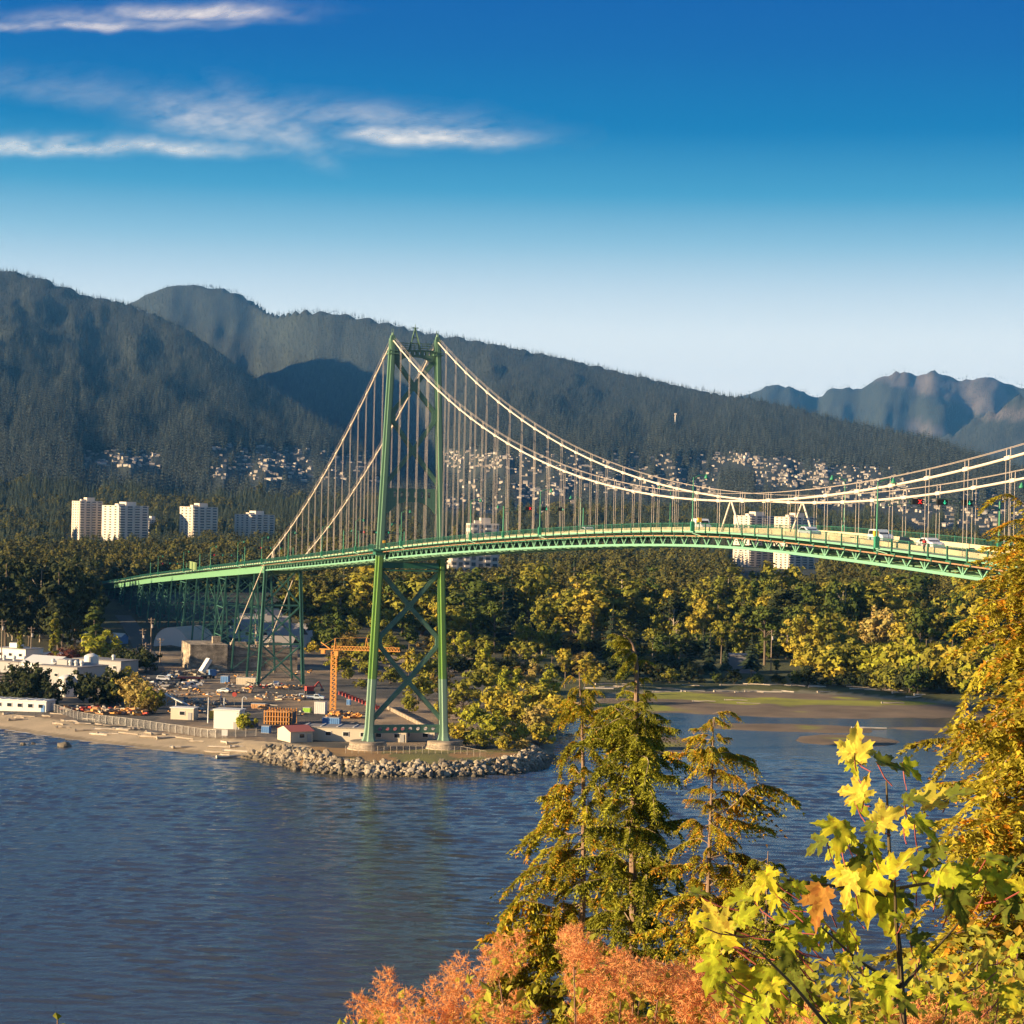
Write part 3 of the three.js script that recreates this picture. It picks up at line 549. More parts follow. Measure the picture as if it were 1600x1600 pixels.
// ---------------------------------------------------------------- trees
seed = 4242;
function leafyTree({ H = 20, R = 6, bare = 0.25, n = 54, k = 34, leaf = 0.78, round = 1, gap = 0.35 }) { // broadleaf crown built of leaf clumps
  const L = new Leaves(), cy = H * (bare + 1) / 2, ry = H * (1 - bare) / 2, limbs = [];
  for (let i = 0; i < n; i++) {
    const d = randDir(); let q = Math.pow(rnd(), 0.42);
    const wob = 1 + gap * 2 * n2(d.x * 1.7 + H, d.y * 1.7, d.z * 1.7 + R);
    const c = V(d.x * R * q * wob, cy + d.y * ry * q * (d.y > 0 ? wob : 1), d.z * R * q * wob);
    const taper = 1 - 0.35 * round * clamp((c.y - cy) / ry, 0, 1); c.x *= taper; c.z *= taper;
    const cr = R * rr(0.2, 0.36), tint = rr(0.72, 1.25), warm = rr(-0.08, 0.14);
    if (i % 5 === 0) limbs.push(c.clone());
    for (let j = 0; j < k; j++) {
      const e = randDir(); e.y = e.y * 0.75 + 0.2; const p = c.clone().addScaledVector(e, cr * Math.pow(rnd(), 0.35)), nor = e.clone().multiplyScalar(0.75).add(d.clone().multiplyScalar(0.35)).addScaledVector(randDir(), 0.55).normalize();
      const u = nor.clone().cross(randDir()).normalize(), v = nor.clone().cross(u), s = leaf * rr(0.55, 1.2), b = tint * rr(0.78, 1.22);
      L.tri(p.clone().addScaledVector(u, s), p.clone().addScaledVector(u, -s * 0.5).addScaledVector(v, s * 0.75), p.clone().addScaledVector(u, -s * 0.5).addScaledVector(v, -s * 0.75), [b * (1 + warm), b, b * 0.9]);
    }
  }
  const t = M(), tr = H * 0.014 + 0.08, bend = rr(-0.5, 0.5);
  t.taper([V(0, -0.6, 0), V(bend * 0.4, H * bare * 0.6, 0), V(bend, cy, bend * 0.5), V(bend * 0.6, cy + ry * 0.75, 0)], tr, tr * 0.25, 6);
  for (const l of limbs) t.taper([V(bend * 0.7, Math.max(H * bare * 0.7, l.y - R * 0.7), 0), l.clone().multiplyScalar(0.55).setY(l.y - R * 0.18), l], tr * 0.42, tr * 0.1, 4);
  return { crown: L.geo, trunk: t.geo };
}
function coniferTree({ H = 24, R = 4, levels = 13, boughs = 9, bare = 0.1 }) { // tiers of drooping ragged boughs
  const L = new Leaves();
  for (let i = 0; i < levels; i++) {
    const f = i / (levels - 1), y = lerp(H * bare, H * 0.97, f), r0 = R * Math.pow(1 - f, 0.8) + 0.25;
    for (let j = 0; j < boughs; j++) {
      const a = (j + rr(-0.4, 0.4)) / boughs * Math.PI * 2 + i * 0.7, r = r0 * rr(0.6, 1.2), dx = Math.cos(a), dz = Math.sin(a), w = r * 0.36 + 0.15, b = rr(0.7, 1.3), col = [b, b, b];
      const p0 = V(dx * 0.1, y + r * 0.18, dz * 0.1), tip = V(dx * r, y - r * rr(0.2, 0.55), dz * r), m = V(dx * r * 0.55, y + r * 0.05, dz * r * 0.55);
      const l = m.clone().add(V(-dz * w, -w * 0.55, dx * w)), q = m.clone().add(V(dz * w, -w * 0.55, -dx * w));
      L.tri(p0, l, m, col); L.tri(p0, m, q, col); L.tri(l, tip, m, col); L.tri(m, tip, q, col);
    }
  }
  const top = V(0, H * 1.03, 0); for (let j = 0; j < 4; j++) { const a = j * 1.57; L.tri(top, V(Math.cos(a) * 0.3, H * 0.9, Math.sin(a) * 0.3), V(Math.cos(a + 1.57) * 0.3, H * 0.9, Math.sin(a + 1.57) * 0.3), [1, 1, 1]); }
  return { crown: L.geo, trunk: M().cyl(V(0, -0.6, 0), V(0, H * 0.9, 0), H * 0.013 + 0.05, 0.04, 6).geo };
}
const bark = mat(.16, .12, .085, 0.95), paleBark = mat(.36, .30, .22, 0.9);
const broad = [leafyTree({ bare: 0.08 }), leafyTree({ H: 23, R: 5.6, bare: 0.12 }), leafyTree({ H: 18, R: 6.6, bare: 0.04 }), leafyTree({ H: 26, R: 5.2, bare: 0.38, n: 44 }), leafyTree({ H: 21, R: 6, bare: 0.1, gap: 0.6 })];
const low = [leafyTree({ H: 8, R: 4.2, bare: 0.02, n: 40, k: 26, leaf: 0.55 }), leafyTree({ H: 10, R: 3.8, bare: 0.05, n: 40, k: 26, leaf: 0.55 }), leafyTree({ H: 6, R: 4.2, bare: 0, n: 36, k: 26, leaf: 0.5 })];
const poplar = [leafyTree({ H: 17, R: 2.3, bare: 0.04, n: 46, leaf: 0.6, gap: 0.2, round: 1.6 })];
const fir = [coniferTree({}), coniferTree({ H: 27, R: 3.6, levels: 15 }), coniferTree({ H: 20, R: 4.2, levels: 11 }), coniferTree({ H: 23, R: 4.6, bare: 0.25 })];
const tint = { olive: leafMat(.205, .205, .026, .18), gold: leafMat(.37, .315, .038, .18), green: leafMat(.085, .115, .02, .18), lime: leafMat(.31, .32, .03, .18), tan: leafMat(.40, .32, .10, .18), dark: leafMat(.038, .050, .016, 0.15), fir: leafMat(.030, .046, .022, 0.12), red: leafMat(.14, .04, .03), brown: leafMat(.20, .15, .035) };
const kindLabel = { olive: 'olive green broadleaf tree', gold: 'golden broadleaf tree', green: 'green broadleaf tree', lime: 'yellow-green tree', tan: 'pale tan autumn tree', dark: 'dark green tree', fir: 'dark conifer', red: 'dark red shrub', brown: 'brown-green shrub' };
function plant(name, shape, m, p, scale, label, category, group, wide = 1) {
  const t = thing(name, label, category, p, rr(0, 6.28), group);
  part('trunk', shape.trunk, name === 'shrub' ? bark : pick([bark, bark, paleBark]), t); part('crown', shape.crown, m, t);
  t.scale.set(scale * wide, scale, scale * wide); return t;
}
// standing places: trees measured by where their foot and top appear
function plantAt(px, topY, depth, kind, shape, label, name = 'broadleaf_tree', group = null, category = 'tree', wide = 1) {
  const q = at(px, topY, depth), g = heightAt(q.x, depth); shape.crown.boundingBox || shape.crown.computeBoundingBox();
  const H = shape.crown.boundingBox.max.y, s = clamp((q.y - g) / H, 0.15, 2.2);
  return plant(name, shape, tint[kind], V(q.x, g, -depth), s, label, category, group, wide);
}
const spots = [];   // footprints already used by tree stems
{
  const area = px => px < 700 ? 'behind the tower' : px < 880 ? 'right of the tower' : px < 1060 ? 'behind the hemlocks' : px < 1150 ? 'near the twin towers' : px < 1290 ? 'below the twin towers' : px < 1430 ? 'under the deck end' : 'beside the cedar';
  const rows = [ // depth, photo x from, to, step, photo y of tops at left and right, kinds
    [1080, 480, 1560, 30, 886, 905, ['olive', 'green', 'olive', 'gold', 'dark'], 0],
    [1010, 500, 1560, 33, 905, 925, ['olive', 'green', 'olive', 'gold'], 0],
    [950, 690, 1330, 34, 925, 945, ['olive', 'dark', 'olive', 'gold', 'green'], 3],
    [905, 700, 1300, 36, 948, 965, ['green', 'dark', 'olive', 'olive'], 3],
    [865, 690, 960, 36, 975, 985, ['olive', 'green', 'gold'], 0],
    [880, 1270, 1560, 33, 950, 990, ['olive', 'gold', 'tan', 'green'], 0],
    [835, 1000, 1290, 36, 1000, 1010, ['dark', 'green', 'dark', 'dark', 'olive'], 1],
  ];
  for (const [dep, x0, x1, st, y0, y1, kinds, vi] of rows) for (let x = x0; x < x1; x += st) {
    const px = x + rr(-11, 11), d = dep + rr(-16, 16), ty = lerp(y0, y1, (px - x0) / (x1 - x0)) + rr(-26, 26), k = pick(kinds);
    const q = at(px, ty, d); if (shoreDist(q.x, d) < 8) continue;
    if (px < 560 && d < 980) continue;
    const con = (k === 'dark' && rnd() < 0.6) || (k === 'green' && rnd() < 0.3);
    plantAt(px, ty, d, con ? 'fir' : k, con ? pick(fir) : vi === 3 && rnd() < 0.6 ? broad[3] : pick(broad), (con ? kindLabel.fir : kindLabel[k]) + ' in the ' + (d > 1045 ? 'back row' : d > 930 ? 'middle' : 'front row') + ' of the river wood ' + area(px), con ? 'conifer_tree' : 'broadleaf_tree', (con ? 'conifers' : k + ' trees') + ' of the riverside wood, ' + (d > 1045 ? 'back row ' : d > 930 ? 'middle ' : 'front row ') + area(px), 'tree', rr(0.85, 1.6));
  }
  for (let px = 690; px < 1320; px += 17) for (const [d, y] of [[815, 1030], [925, 1000]]) {
    const x = px + rr(-7, 7), q = at(x, y, d); if (shoreDist(q.x, d) < 6 || (px > 1085 && d < 900)) continue;
    const k = pick(['dark', 'green', 'dark', 'brown']); plantAt(x, y + rr(-14, 10), d, k, pick(low), kindLabel[k].replace('tree', 'bush') + (d > 900 ? ' deep in the wood ' : ' at the wood edge ') + area(px), 'shrub', k + (d > 900 ? ' inner' : ' edge') + ' undergrowth ' + area(px), 'shrub', rr(1.2, 1.6));
  }
  // lower bright thicket between tower and river, and along the far bank
  const brush = [[700, 1090, 640, 10], [725, 1060, 680, 16], [740, 1095, 610, 12], [762, 1030, 730, 18], [770, 1110, 585, 10], [775, 1068, 650, 14], [800, 1040, 700, 16], [803, 1085, 618, 12], [806, 1125, 575, 9], [832, 1020, 740, 18], [832, 1062, 660, 15], [838, 1098, 610, 12], [860, 1036, 710, 17], [868, 1078, 640, 14], [884, 1012, 760, 20], [900, 1045, 700, 16], [915, 1018, 770, 20], [930, 1035, 780, 14], [846, 1126, 585, 9], [745, 1135, 565, 7], [720, 1128, 575, 8], [786, 1148, 560, 5], [815, 1152, 562, 5], [700, 1125, 590, 8], [757, 1000, 800, 20], [700, 1005, 790, 20], [725, 985, 830, 22], [640, 1000, 800, 20], [610, 985, 840, 22], [655, 1050, 700, 12], [640, 1085, 660, 8], [570, 1000, 820, 20], [545, 985, 850, 20], [530, 1020, 800, 16], [545, 1042, 775, 12], [565, 1060, 740, 9], [525, 945, 900, 25], [500, 960, 940, 24], [550, 950, 930, 25], [600, 945, 930, 25], [640, 950, 920, 25], [490, 1000, 900, 14], [575, 1030, 790, 14], [610, 1040, 760, 14], [690, 1045, 720, 15], [670, 1015, 770, 18]];
  for (const [px, ty, d, ] of brush) {
    const q = at(px, ty, d); if (shoreDist(q.x, d) < 2) continue;
    const k = px > 800 && px < 940 ? pick(['gold', 'tan', 'lime', 'gold']) : px > 690 ? pick(['gold', 'lime', 'gold', 'lime', 'olive']) : pick(['olive', 'gold', 'brown', 'green', 'olive']), big = q.y - heightAt(q.x, d) > 12;
    plantAt(px, ty, d, k, big ? pick(broad) : pick(low), (big ? kindLabel[k].replace('shrub', 'tree') : kindLabel[k].replace('tree', 'bush').replace('shrub', 'bush')) + (px < 690 ? ' behind the bridge tower and crane' : px < 800 ? ' in the thicket beside the tower' : ' in the golden thicket left of the hemlocks'), big ? 'broadleaf_tree' : 'shrub', k + (big ? ' trees' : ' shrubs') + (px < 690 ? ' behind the tower' : px < 800 ? ' right of the tower' : ' left of the hemlocks'), big ? 'tree' : 'shrub', rr(1, 1.3));
  }
  for (let px = 945; px < 1560; px += 19) for (const [d, y, ks] of [[794, 1036, ['green', 'dark', 'olive']], [822, 1012, ['olive', 'gold', 'lime']]]) {
    const x = px + rr(-8, 8), q = at(x, y, d); let dd = d - sstep(1330, 1540, x) * 55; if (shoreDist(at(x, y, dd).x, dd) < 5) dd += 25;
    if (d > 810 && px < 1250) continue;
    const k = pick(ks); plantAt(x, y + rr(-10, 16) + (d > 810 ? -sstep(1250, 1420, x) * 22 : 8), dd, k, pick(low), kindLabel[k].replace('tree', 'bush') + (d > 810 ? ' in the upper' : ' in the lower') + ' hedge behind the mud flat ' + area(px), 'shrub', k + (d > 810 ? ' upper' : ' lower') + ' hedge shrubs ' + area(px), 'shrub', rr(1.1, 1.4));
  }
  [[1362, 945, 900, 'tan'], [1395, 948, 890, 'tan'], [1415, 935, 930, 'gold'], [1160, 930, 900, 'olive'], [1440, 1015, 860, 'lime'], [1205, 905, 1040, 'olive']].forEach(([x, y, d, k], i) => plantAt(x, y, d, k, pick(broad), kindLabel[k] + ' standing above the hedge, ' + ['left of the pale pair', 'right of the pale pair', 'behind the pale pair', 'with a bare pale trunk', 'near the right bank', 'below the twin towers'][i]));
  // left bank: dark row in front, clumps by the works, trees beyond
  [[8, 1038, 665], [30, 1030, 672], [50, 1042, 662], [70, 1048, 655], [18, 1060, 650], [40, 1062, 648], [72, 1075, 645], [85, 1060, 650], [60, 1035, 668], [0, 1045, 660], [130, 1045, 668], [148, 1050, 660], [166, 1042, 665], [180, 1040, 660]].forEach(([x, y, d], i) => plantAt(x, y, d, 'dark', i % 3 ? low[1] : fir[2], i < 10 ? 'dark rounded evergreen behind the beach at the far left' : 'dark rounded evergreen beside the white tank', 'evergreen_tree', i < 10 ? 'dark evergreens at the left' : 'dark evergreens by the tank', 'tree', i % 3 ? 1.0 : 1.4));
  [[190, 1040, 662, 'olive', 1], [205, 1050, 650, 'tan', 1], [222, 1062, 645, 'tan', 1], [243, 1072, 640, 'olive', 1.1], [233, 1085, 636, 'brown', 1]].forEach(([x, y, d, k, w], i) => plantAt(x, y, d, k, low[1], kindLabel[k] + ' in the clump above the beach, ' + ['leftmost', 'second from the left', 'in the middle', 'rightmost', 'lowest'][i], 'broadleaf_tree', null, 'tree', w));
  plantAt(86, 956, 815, 'olive', poplar[0], 'tall narrow poplar behind the works roofs'); plantAt(148, 936, 860, 'green', poplar[0], 'tall broad poplar left of the trestle road', 'broadleaf_tree', null, 'tree', 1.6); plantAt(32, 985, 820, 'olive', poplar[0], 'small poplar left of the tall narrow one');
  plantAt(152, 983, 810, 'lime', low[1], 'bright yellow-green tree behind the works roofs', 'broadleaf_tree', null, 'tree', 1.3); plantAt(103, 1010, 800, 'red', low[2], 'dark red rounded shrub behind the works roofs', 'shrub', null, 'shrub', 1.2); plantAt(120, 1004, 806, 'brown', low[1], 'brown shrub beside the dark red shrub', 'shrub', null, 'shrub');
  [[185, 1008, 800], [200, 1008, 795], [215, 1006, 790], [228, 1010, 785], [172, 1000, 820]].forEach(([x, y, d]) => plantAt(x, y, d, 'dark', low[0], 'dark green shrub at the foot of the trestle road', 'shrub', 'dark shrubs by the trestle road', 'shrub'));
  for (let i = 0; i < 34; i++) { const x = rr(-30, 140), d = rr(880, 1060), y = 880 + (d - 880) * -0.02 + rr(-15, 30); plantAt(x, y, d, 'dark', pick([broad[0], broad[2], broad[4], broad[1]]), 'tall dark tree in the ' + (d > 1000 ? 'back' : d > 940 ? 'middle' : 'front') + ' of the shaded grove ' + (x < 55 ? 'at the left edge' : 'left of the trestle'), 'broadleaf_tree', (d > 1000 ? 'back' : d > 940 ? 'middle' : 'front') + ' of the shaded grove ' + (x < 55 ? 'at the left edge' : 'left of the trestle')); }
  plantAt(383, 1112, 597, 'lime', low[2], 'small yellow-green bush beside the white site cabin', 'shrub', null, 'shrub', 0.9); plantAt(506, 1176, 545, 'brown', low[2], 'small green bush left of the near pier', 'shrub', null, 'shrub');
}
// forest beyond: broadleaf and conifer masses on the plain and the mountainsides
const houses = []; let more = [];
function groundHit(px, py, from = 1700, to = 11000) { // where a bearing meets the land
  const [x, y, z] = bearing(px, py), h = Math.hypot(x, z);
  for (let r = from; r < to; r *= 1.006) if (EYE + y / h * r <= heightAt(x / h * r, z / h * r)) return V(x / h * r, heightAt(x / h * r, z / h * r), -z / h * r);
  return null;
}
const tops = [[109, 228, 777, 838], [278, 338, 785, 832], [364, 427, 797, 834], [700, 782, 815, 888], [1148, 1278, 798, 900]];  // windows onto the apartment blocks
{
  seed = 90210;
  const zones = [[130, 250, 702, 728, 20], [330, 490, 692, 748, 34], [500, 590, 700, 750, 10], [690, 800, 698, 730, 30], [690, 900, 730, 800, 22], [800, 1120, 705, 770, 60], [1115, 1190, 706, 724, 16], [1180, 1290, 712, 760, 38], [1280, 1420, 725, 790, 46], [1400, 1600, 760, 822, 24]];
  for (const [x0, x1, y0, y1, n] of zones) for (let i = 0; i < n && houses.length < 300; i++) {
    const px = rr(x0, x1), py = lerp(y0, y1, Math.pow(rnd(), 0.8)) + (px - x0) / (x1 - x0) * 6, p = groundHit(px, py); if (p) houses.push({ px, py, p, g: x0 });
  }
  const mats = [];
  const N = { f: [], c: [] };
  const mk = (count) => count;
  const sets = [...fir.map(f => ({ geo: f.crown, tintBase: [.052, .066, .034], list: [] })), ...broad.slice(0, 3).map(f => ({ geo: f.crown, tintBase: [.115, .115, .028], list: [] }))];
  const mtn = [coniferTree({ H: 29, R: 6.8, levels: 6, boughs: 6, bare: 0 }), coniferTree({ H: 24, R: 7.2, levels: 5, boughs: 6, bare: 0 }), coniferTree({ H: 32, R: 6.2, levels: 7, boughs: 5, bare: 0 })].map(f => ({ geo: f.crown, tintBase: [.052, .064, .054], list: [] }));
  const extra = []; for (const [x0, x1, y0, y1, n] of zones) for (let i = 0; i < n * 3; i++) { const px = rr(x0, x1), py = lerp(y0, y1, Math.pow(rnd(), .7)) + (px - x0) / (x1 - x0) * 6, p = groundHit(px, py); if (p) extra.push({ px, py, p }); }
  more = extra; const lens = [...houses, ...extra].map(h => ({ px: h.px, py: h.py, r: Math.hypot(h.p.x, h.p.z) }));
  const hides = (px, pyBase, pyTop, r) => {
    for (const h of lens) if (h.r > r - 20 && Math.abs(h.px - px) < 4.5 && pyTop < h.py + 1 && pyBase > h.py - 3) return true;
    if (px > 372 && px < 474 && r < 1380 && rnd() < .8) return true;
    if (px > 150 && px < 440 && r < 1330) return true;
    for (const [a, b, c, d] of tops) if (px > a - 8 && px < b + 8 && pyTop < d - 10 && pyBase > c && r < 2400) return true;
    return false;
  };
  for (let px = -160; px < 1760; px += 2.6) {
    let maxY = 1e9, r = 1085, gate = 0;
    while (r < 16500) {
      const jx = px + rr(-1.6, 1.6), [bx, , bz] = bearing(jx, 800), az = Math.atan2(bx, bz), x = Math.sin(az) * r, d = Math.cos(az) * r, h = heightAt(x, d);
      const y = 789 + 0.0221 * (jx - 800) - (h - EYE) / d * FOCAL;
      if (y < maxY - gate) {
        const flat = r < 2600, tall = flat ? rr(0.7, 1.15) : rr(0.55, 1.1);
        const topY = y - 24 * tall / d * FOCAL;
        const skip = flat ? rnd() < 0.80 : r < 3600 ? rnd() < 0.25 : false;
        if (!skip && !hides(jx, y, topY, r)) {
          if (flat || r < 3300) { const bl = fbm(x * 0.006, d * 0.006, 2) + (r < 1500 ? 0.22 : r < 2000 ? 0.0 : -0.14) > rr(-0.12, 0.12); pick(sets.filter((_, i) => bl ? i >= fir.length : i < fir.length)).list.push([x, h - 0.5, -d, tall, rr(0.75, 1.3)]); }
          else if (!(r > 9000 && az > 0.09 && h > 950 && rnd() < 0.6)) pick(mtn).list.push([x, h - 1, -d, tall * (r > 12000 ? 0.7 : lerp(1, .72, sstep(4500, 7500, r))), rr(0.45, 1.7)]);
        }
        maxY = Math.min(maxY, y); gate = flat ? 1.1 : 1.9;
      }
      r *= flatStep(r);
    }
  }
  function flatStep(r) { return r < 2600 ? 1.012 : 1.005; }
  const o = new THREE.Object3D();
  const emit = (s, name) => {
    const im = new THREE.InstancedMesh(s.geo, leafMat(s.tintBase[0], s.tintBase[1], s.tintBase[2], 0.12), s.list.length);
    s.list.forEach(([x, y, z, k, c], i) => { o.position.set(x, y, z); o.rotation.y = i * 2.4; o.scale.set(k * 1.1, k, k * 1.1); o.updateMatrix(); im.setMatrixAt(i, o.matrix); im.setColorAt(i, new THREE.Color().setRGB(c, c * 0.98, c * 0.95)); });
    im.name = numbered(name); shade(im); tag(im, name === 'mountain_forest' ? 'dense conifer forest covering the mountainsides' : 'mixed forest covering the plain below the mountains', 'forest', null, 'stuff'); scene.add(im);
  };
  sets.forEach(s => emit(s, 'plain_forest')); mtn.forEach(s => emit(s, 'mountain_forest'));
  console.log('forest', sets.reduce((a, s) => a + s.list.length, 0), mtn.reduce((a, s) => a + s.list.length, 0), 'houses', houses.length);
}
// houses on the slopes
{
  const wall = [mat(.46, .41, .35, 0.8), mat(.40, .35, .29, 0.8), mat(.50, .46, .40, 0.8)], roof = [mat(.30, .27, .25, 0.8), mat(.42, .36, .30, 0.8), mat(.22, .19, .18, 0.8)];
  const kinds = [[15, 5.5, 9], [11, 6.5, 9], [19, 4.5, 10], [13, 8, 10]].map(([w, h, d]) => ({
    wall: M().box(w, h + 3, d, 0, h / 2 - 1.5, 0).geo,
    roof: M().tris([V(-w * .55, h - .2, -d * .58), V(w * .55, h - .2, -d * .58), V(w * .5, h + 2.4, 0), V(-w * .55, h - .2, -d * .58), V(w * .5, h + 2.4, 0), V(-w * .5, h + 2.4, 0), V(-w * .55, h - .2, d * .58), V(w * .5, h + 2.4, 0), V(w * .55, h - .2, d * .58), V(-w * .55, h - .2, d * .58), V(-w * .5, h + 2.4, 0), V(w * .5, h + 2.4, 0), V(-w * .55, h - .2, -d * .58), V(-w * .5, h + 2.4, 0), V(-w * .55, h - .2, d * .58), V(w * .55, h - .2, -d * .58), V(w * .55, h - .2, d * .58), V(w * .5, h + 2.4, 0)]).geo
  }));
  const where = { 130: 'left of the side span cables', 330: 'behind the side span cables', 500: 'just left of the tower', 690: 'behind the hangers right of the tower', 800: 'above the middle of the deck', 1115: 'in the topmost row above midspan', 1180: 'above the twin apartment towers', 1280: 'above the gantry lamp post', 1400: 'behind the right end of the deck' };
  const place = h => where[h.g] + (h.g === 800 ? (h.px < 900 ? ', left third' : h.px < 1010 ? ', middle third' : ', right third') : h.py > 745 ? ', lower row' : '');
  for (const h of houses) {
    const k = pick(kinds), t = thing('house', 'small pale house on the wooded slope ' + place(h), 'house', h.p, rr(-0.6, 0.9), 'pale houses ' + place(h));
    part('wall', k.wall, pick(wall), t); part('roof', k.roof, pick(roof), t); const s = rr(0.4, 0.7); t.scale.set(s, s * .85, s);
  }
  kinds.forEach((k, q) => { // smaller houses of the same quarters, past counting
    const list = more.filter((_, i) => i % 4 === q), both = mergeGeometries([k.wall, k.roof]), im = new THREE.InstancedMesh(both, wall[q % 3], list.length), o = new THREE.Object3D();
    list.forEach((h, i) => { o.position.copy(h.p); o.rotation.y = rr(-.6, .9); o.scale.setScalar(rr(.28, .55)); o.updateMatrix(); im.setMatrixAt(i, o.matrix); const c = rr(.55, 1.05); im.setColorAt(i, new THREE.Color().setRGB(c, c * .96, c * .9)); });
    im.name = numbered('hillside_houses'); shade(im); tag(im, 'many tiny pale houses among the trees of the slopes', 'houses', null, 'stuff'); scene.add(im);
  });
}
// apartment blocks
const aptWall = mat(.66, .56, .44, 0.8), aptWhite = mat(.64, .56, .46, 0.8), aptGlass = mat(.06, .075, .09, 0.15), aptSlab = mat(.62, .57, .5, 0.8);
function apartment(pxL, pxR, topY, depth, floors, label, turn, deepK = 0.8, wallM = aptWall, base = null) {
  const a = at(pxL, topY, depth), b = at(pxR, topY, depth), W = (b.x - a.x), c = a.clone().add(b).multiplyScalar(0.5), g = base ?? heightAt(c.x, depth) - 2, H = c.y - g, fh = H / floors;
  const w = W / (Math.cos(turn) + deepK * Math.abs(Math.sin(turn))), d = w * deepK;
  const t = thing('apartment_block', label, 'apartment block', V(c.x, g, c.z - d / 2), turn);
  part('core', M().box(w, H, d, 0, H / 2, 0).geo, wallM, t);
  M().box(w * 0.34, 4, d * 0.4, w * 0.08, H + 2, 0).box(w * 0.2, 2, d * 0.2, -w * 0.2, H + 1, 0).build('roof_house', wallM, t);
  // front: balcony bays and window bands; sides: window columns between wall piers
  const bays = 4;
  const vis = Math.min(floors, Math.ceil(64 / fh));
  for (let f = floors - vis; f < floors; f++) {
    const y = (f + 0.5) * fh;
    for (let k = 0; k < bays; k++) {
      const x = lerp(-w / 2, w / 2, (k + 0.5) / bays);
      M().box(w / bays * 0.62, fh * 0.55, 0.3, x, y, d / 2 + 0.05).build('window', aptGlass, t);
      if (k % 2 === 0) M().box(w / bays * 0.8, fh * 0.36, 1.5, x, y - fh * 0.33, d / 2 + 0.75).build('balcony', aptSlab, t);
    }
  }
  for (const sx of [-1, 1]) { const m = M(); for (let f = floors - vis; f < floors; f++) for (let k = 0; k < 3; k++) { const g = new THREE.BoxGeometry(0.3, fh * 0.45, d * 0.11); m.add(g.translate(sx * (w / 2 + 0.05), (f + 0.5) * fh, lerp(-d * 0.3, d * 0.3, k / 2))); } m.build('side_windows', aptGlass, t); }
  return t;
}
apartment(109, 158, 783, 2310, 16, 'leftmost tan apartment block of the tall pair', 0.6); apartment(155, 228, 790, 2280, 15, 'wider apartment block with a shaded balcony front, right of the leftmost one', 0.75, 0.9, aptWhite);
apartment(222, 248, 812, 2380, 11, 'low grey apartment block half hidden beside the tall pair', 0.7, 0.8, aptSlab); apartment(278, 338, 792, 2300, 14, 'middle apartment block with a roof house, between the tall pair and the white one', 0.7, 0.85); apartment(364, 427, 804, 2330, 13, 'white slab apartment block nearest the side span cables', 0.75, 0.9, aptWhite);
apartment(1149, 1214, 806, 2060, 22, 'left one of the twin apartment towers behind the deck', 0.55, 0.8, aptWhite); apartment(1213, 1276, 808, 2030, 22, 'right one of the twin apartment towers behind the deck', 0.5, 0.8, aptWall);
{ // stepped mid-rise behind the tower's far leg
  apartment(728, 780, 818, 1500, 10, 'stepped white mid-rise building right of the tower', 0.3, 0.6, aptWhite); apartment(698, 745, 866, 1420, 6, 'low white building under the deck right of the tower', 0.3, 0.6, aptWhite);
  const m = thing('mast', 'tall thin pale mast on the mountainside above midspan', 'mast', groundHit(1055, 664, 3000)); M().cyl(V(0, 0, 0), V(0, 30, 0), 2.4, 1.6).box(6, 4, 6, 0, 28, 0).build('shaft', aptWhite, m);
}

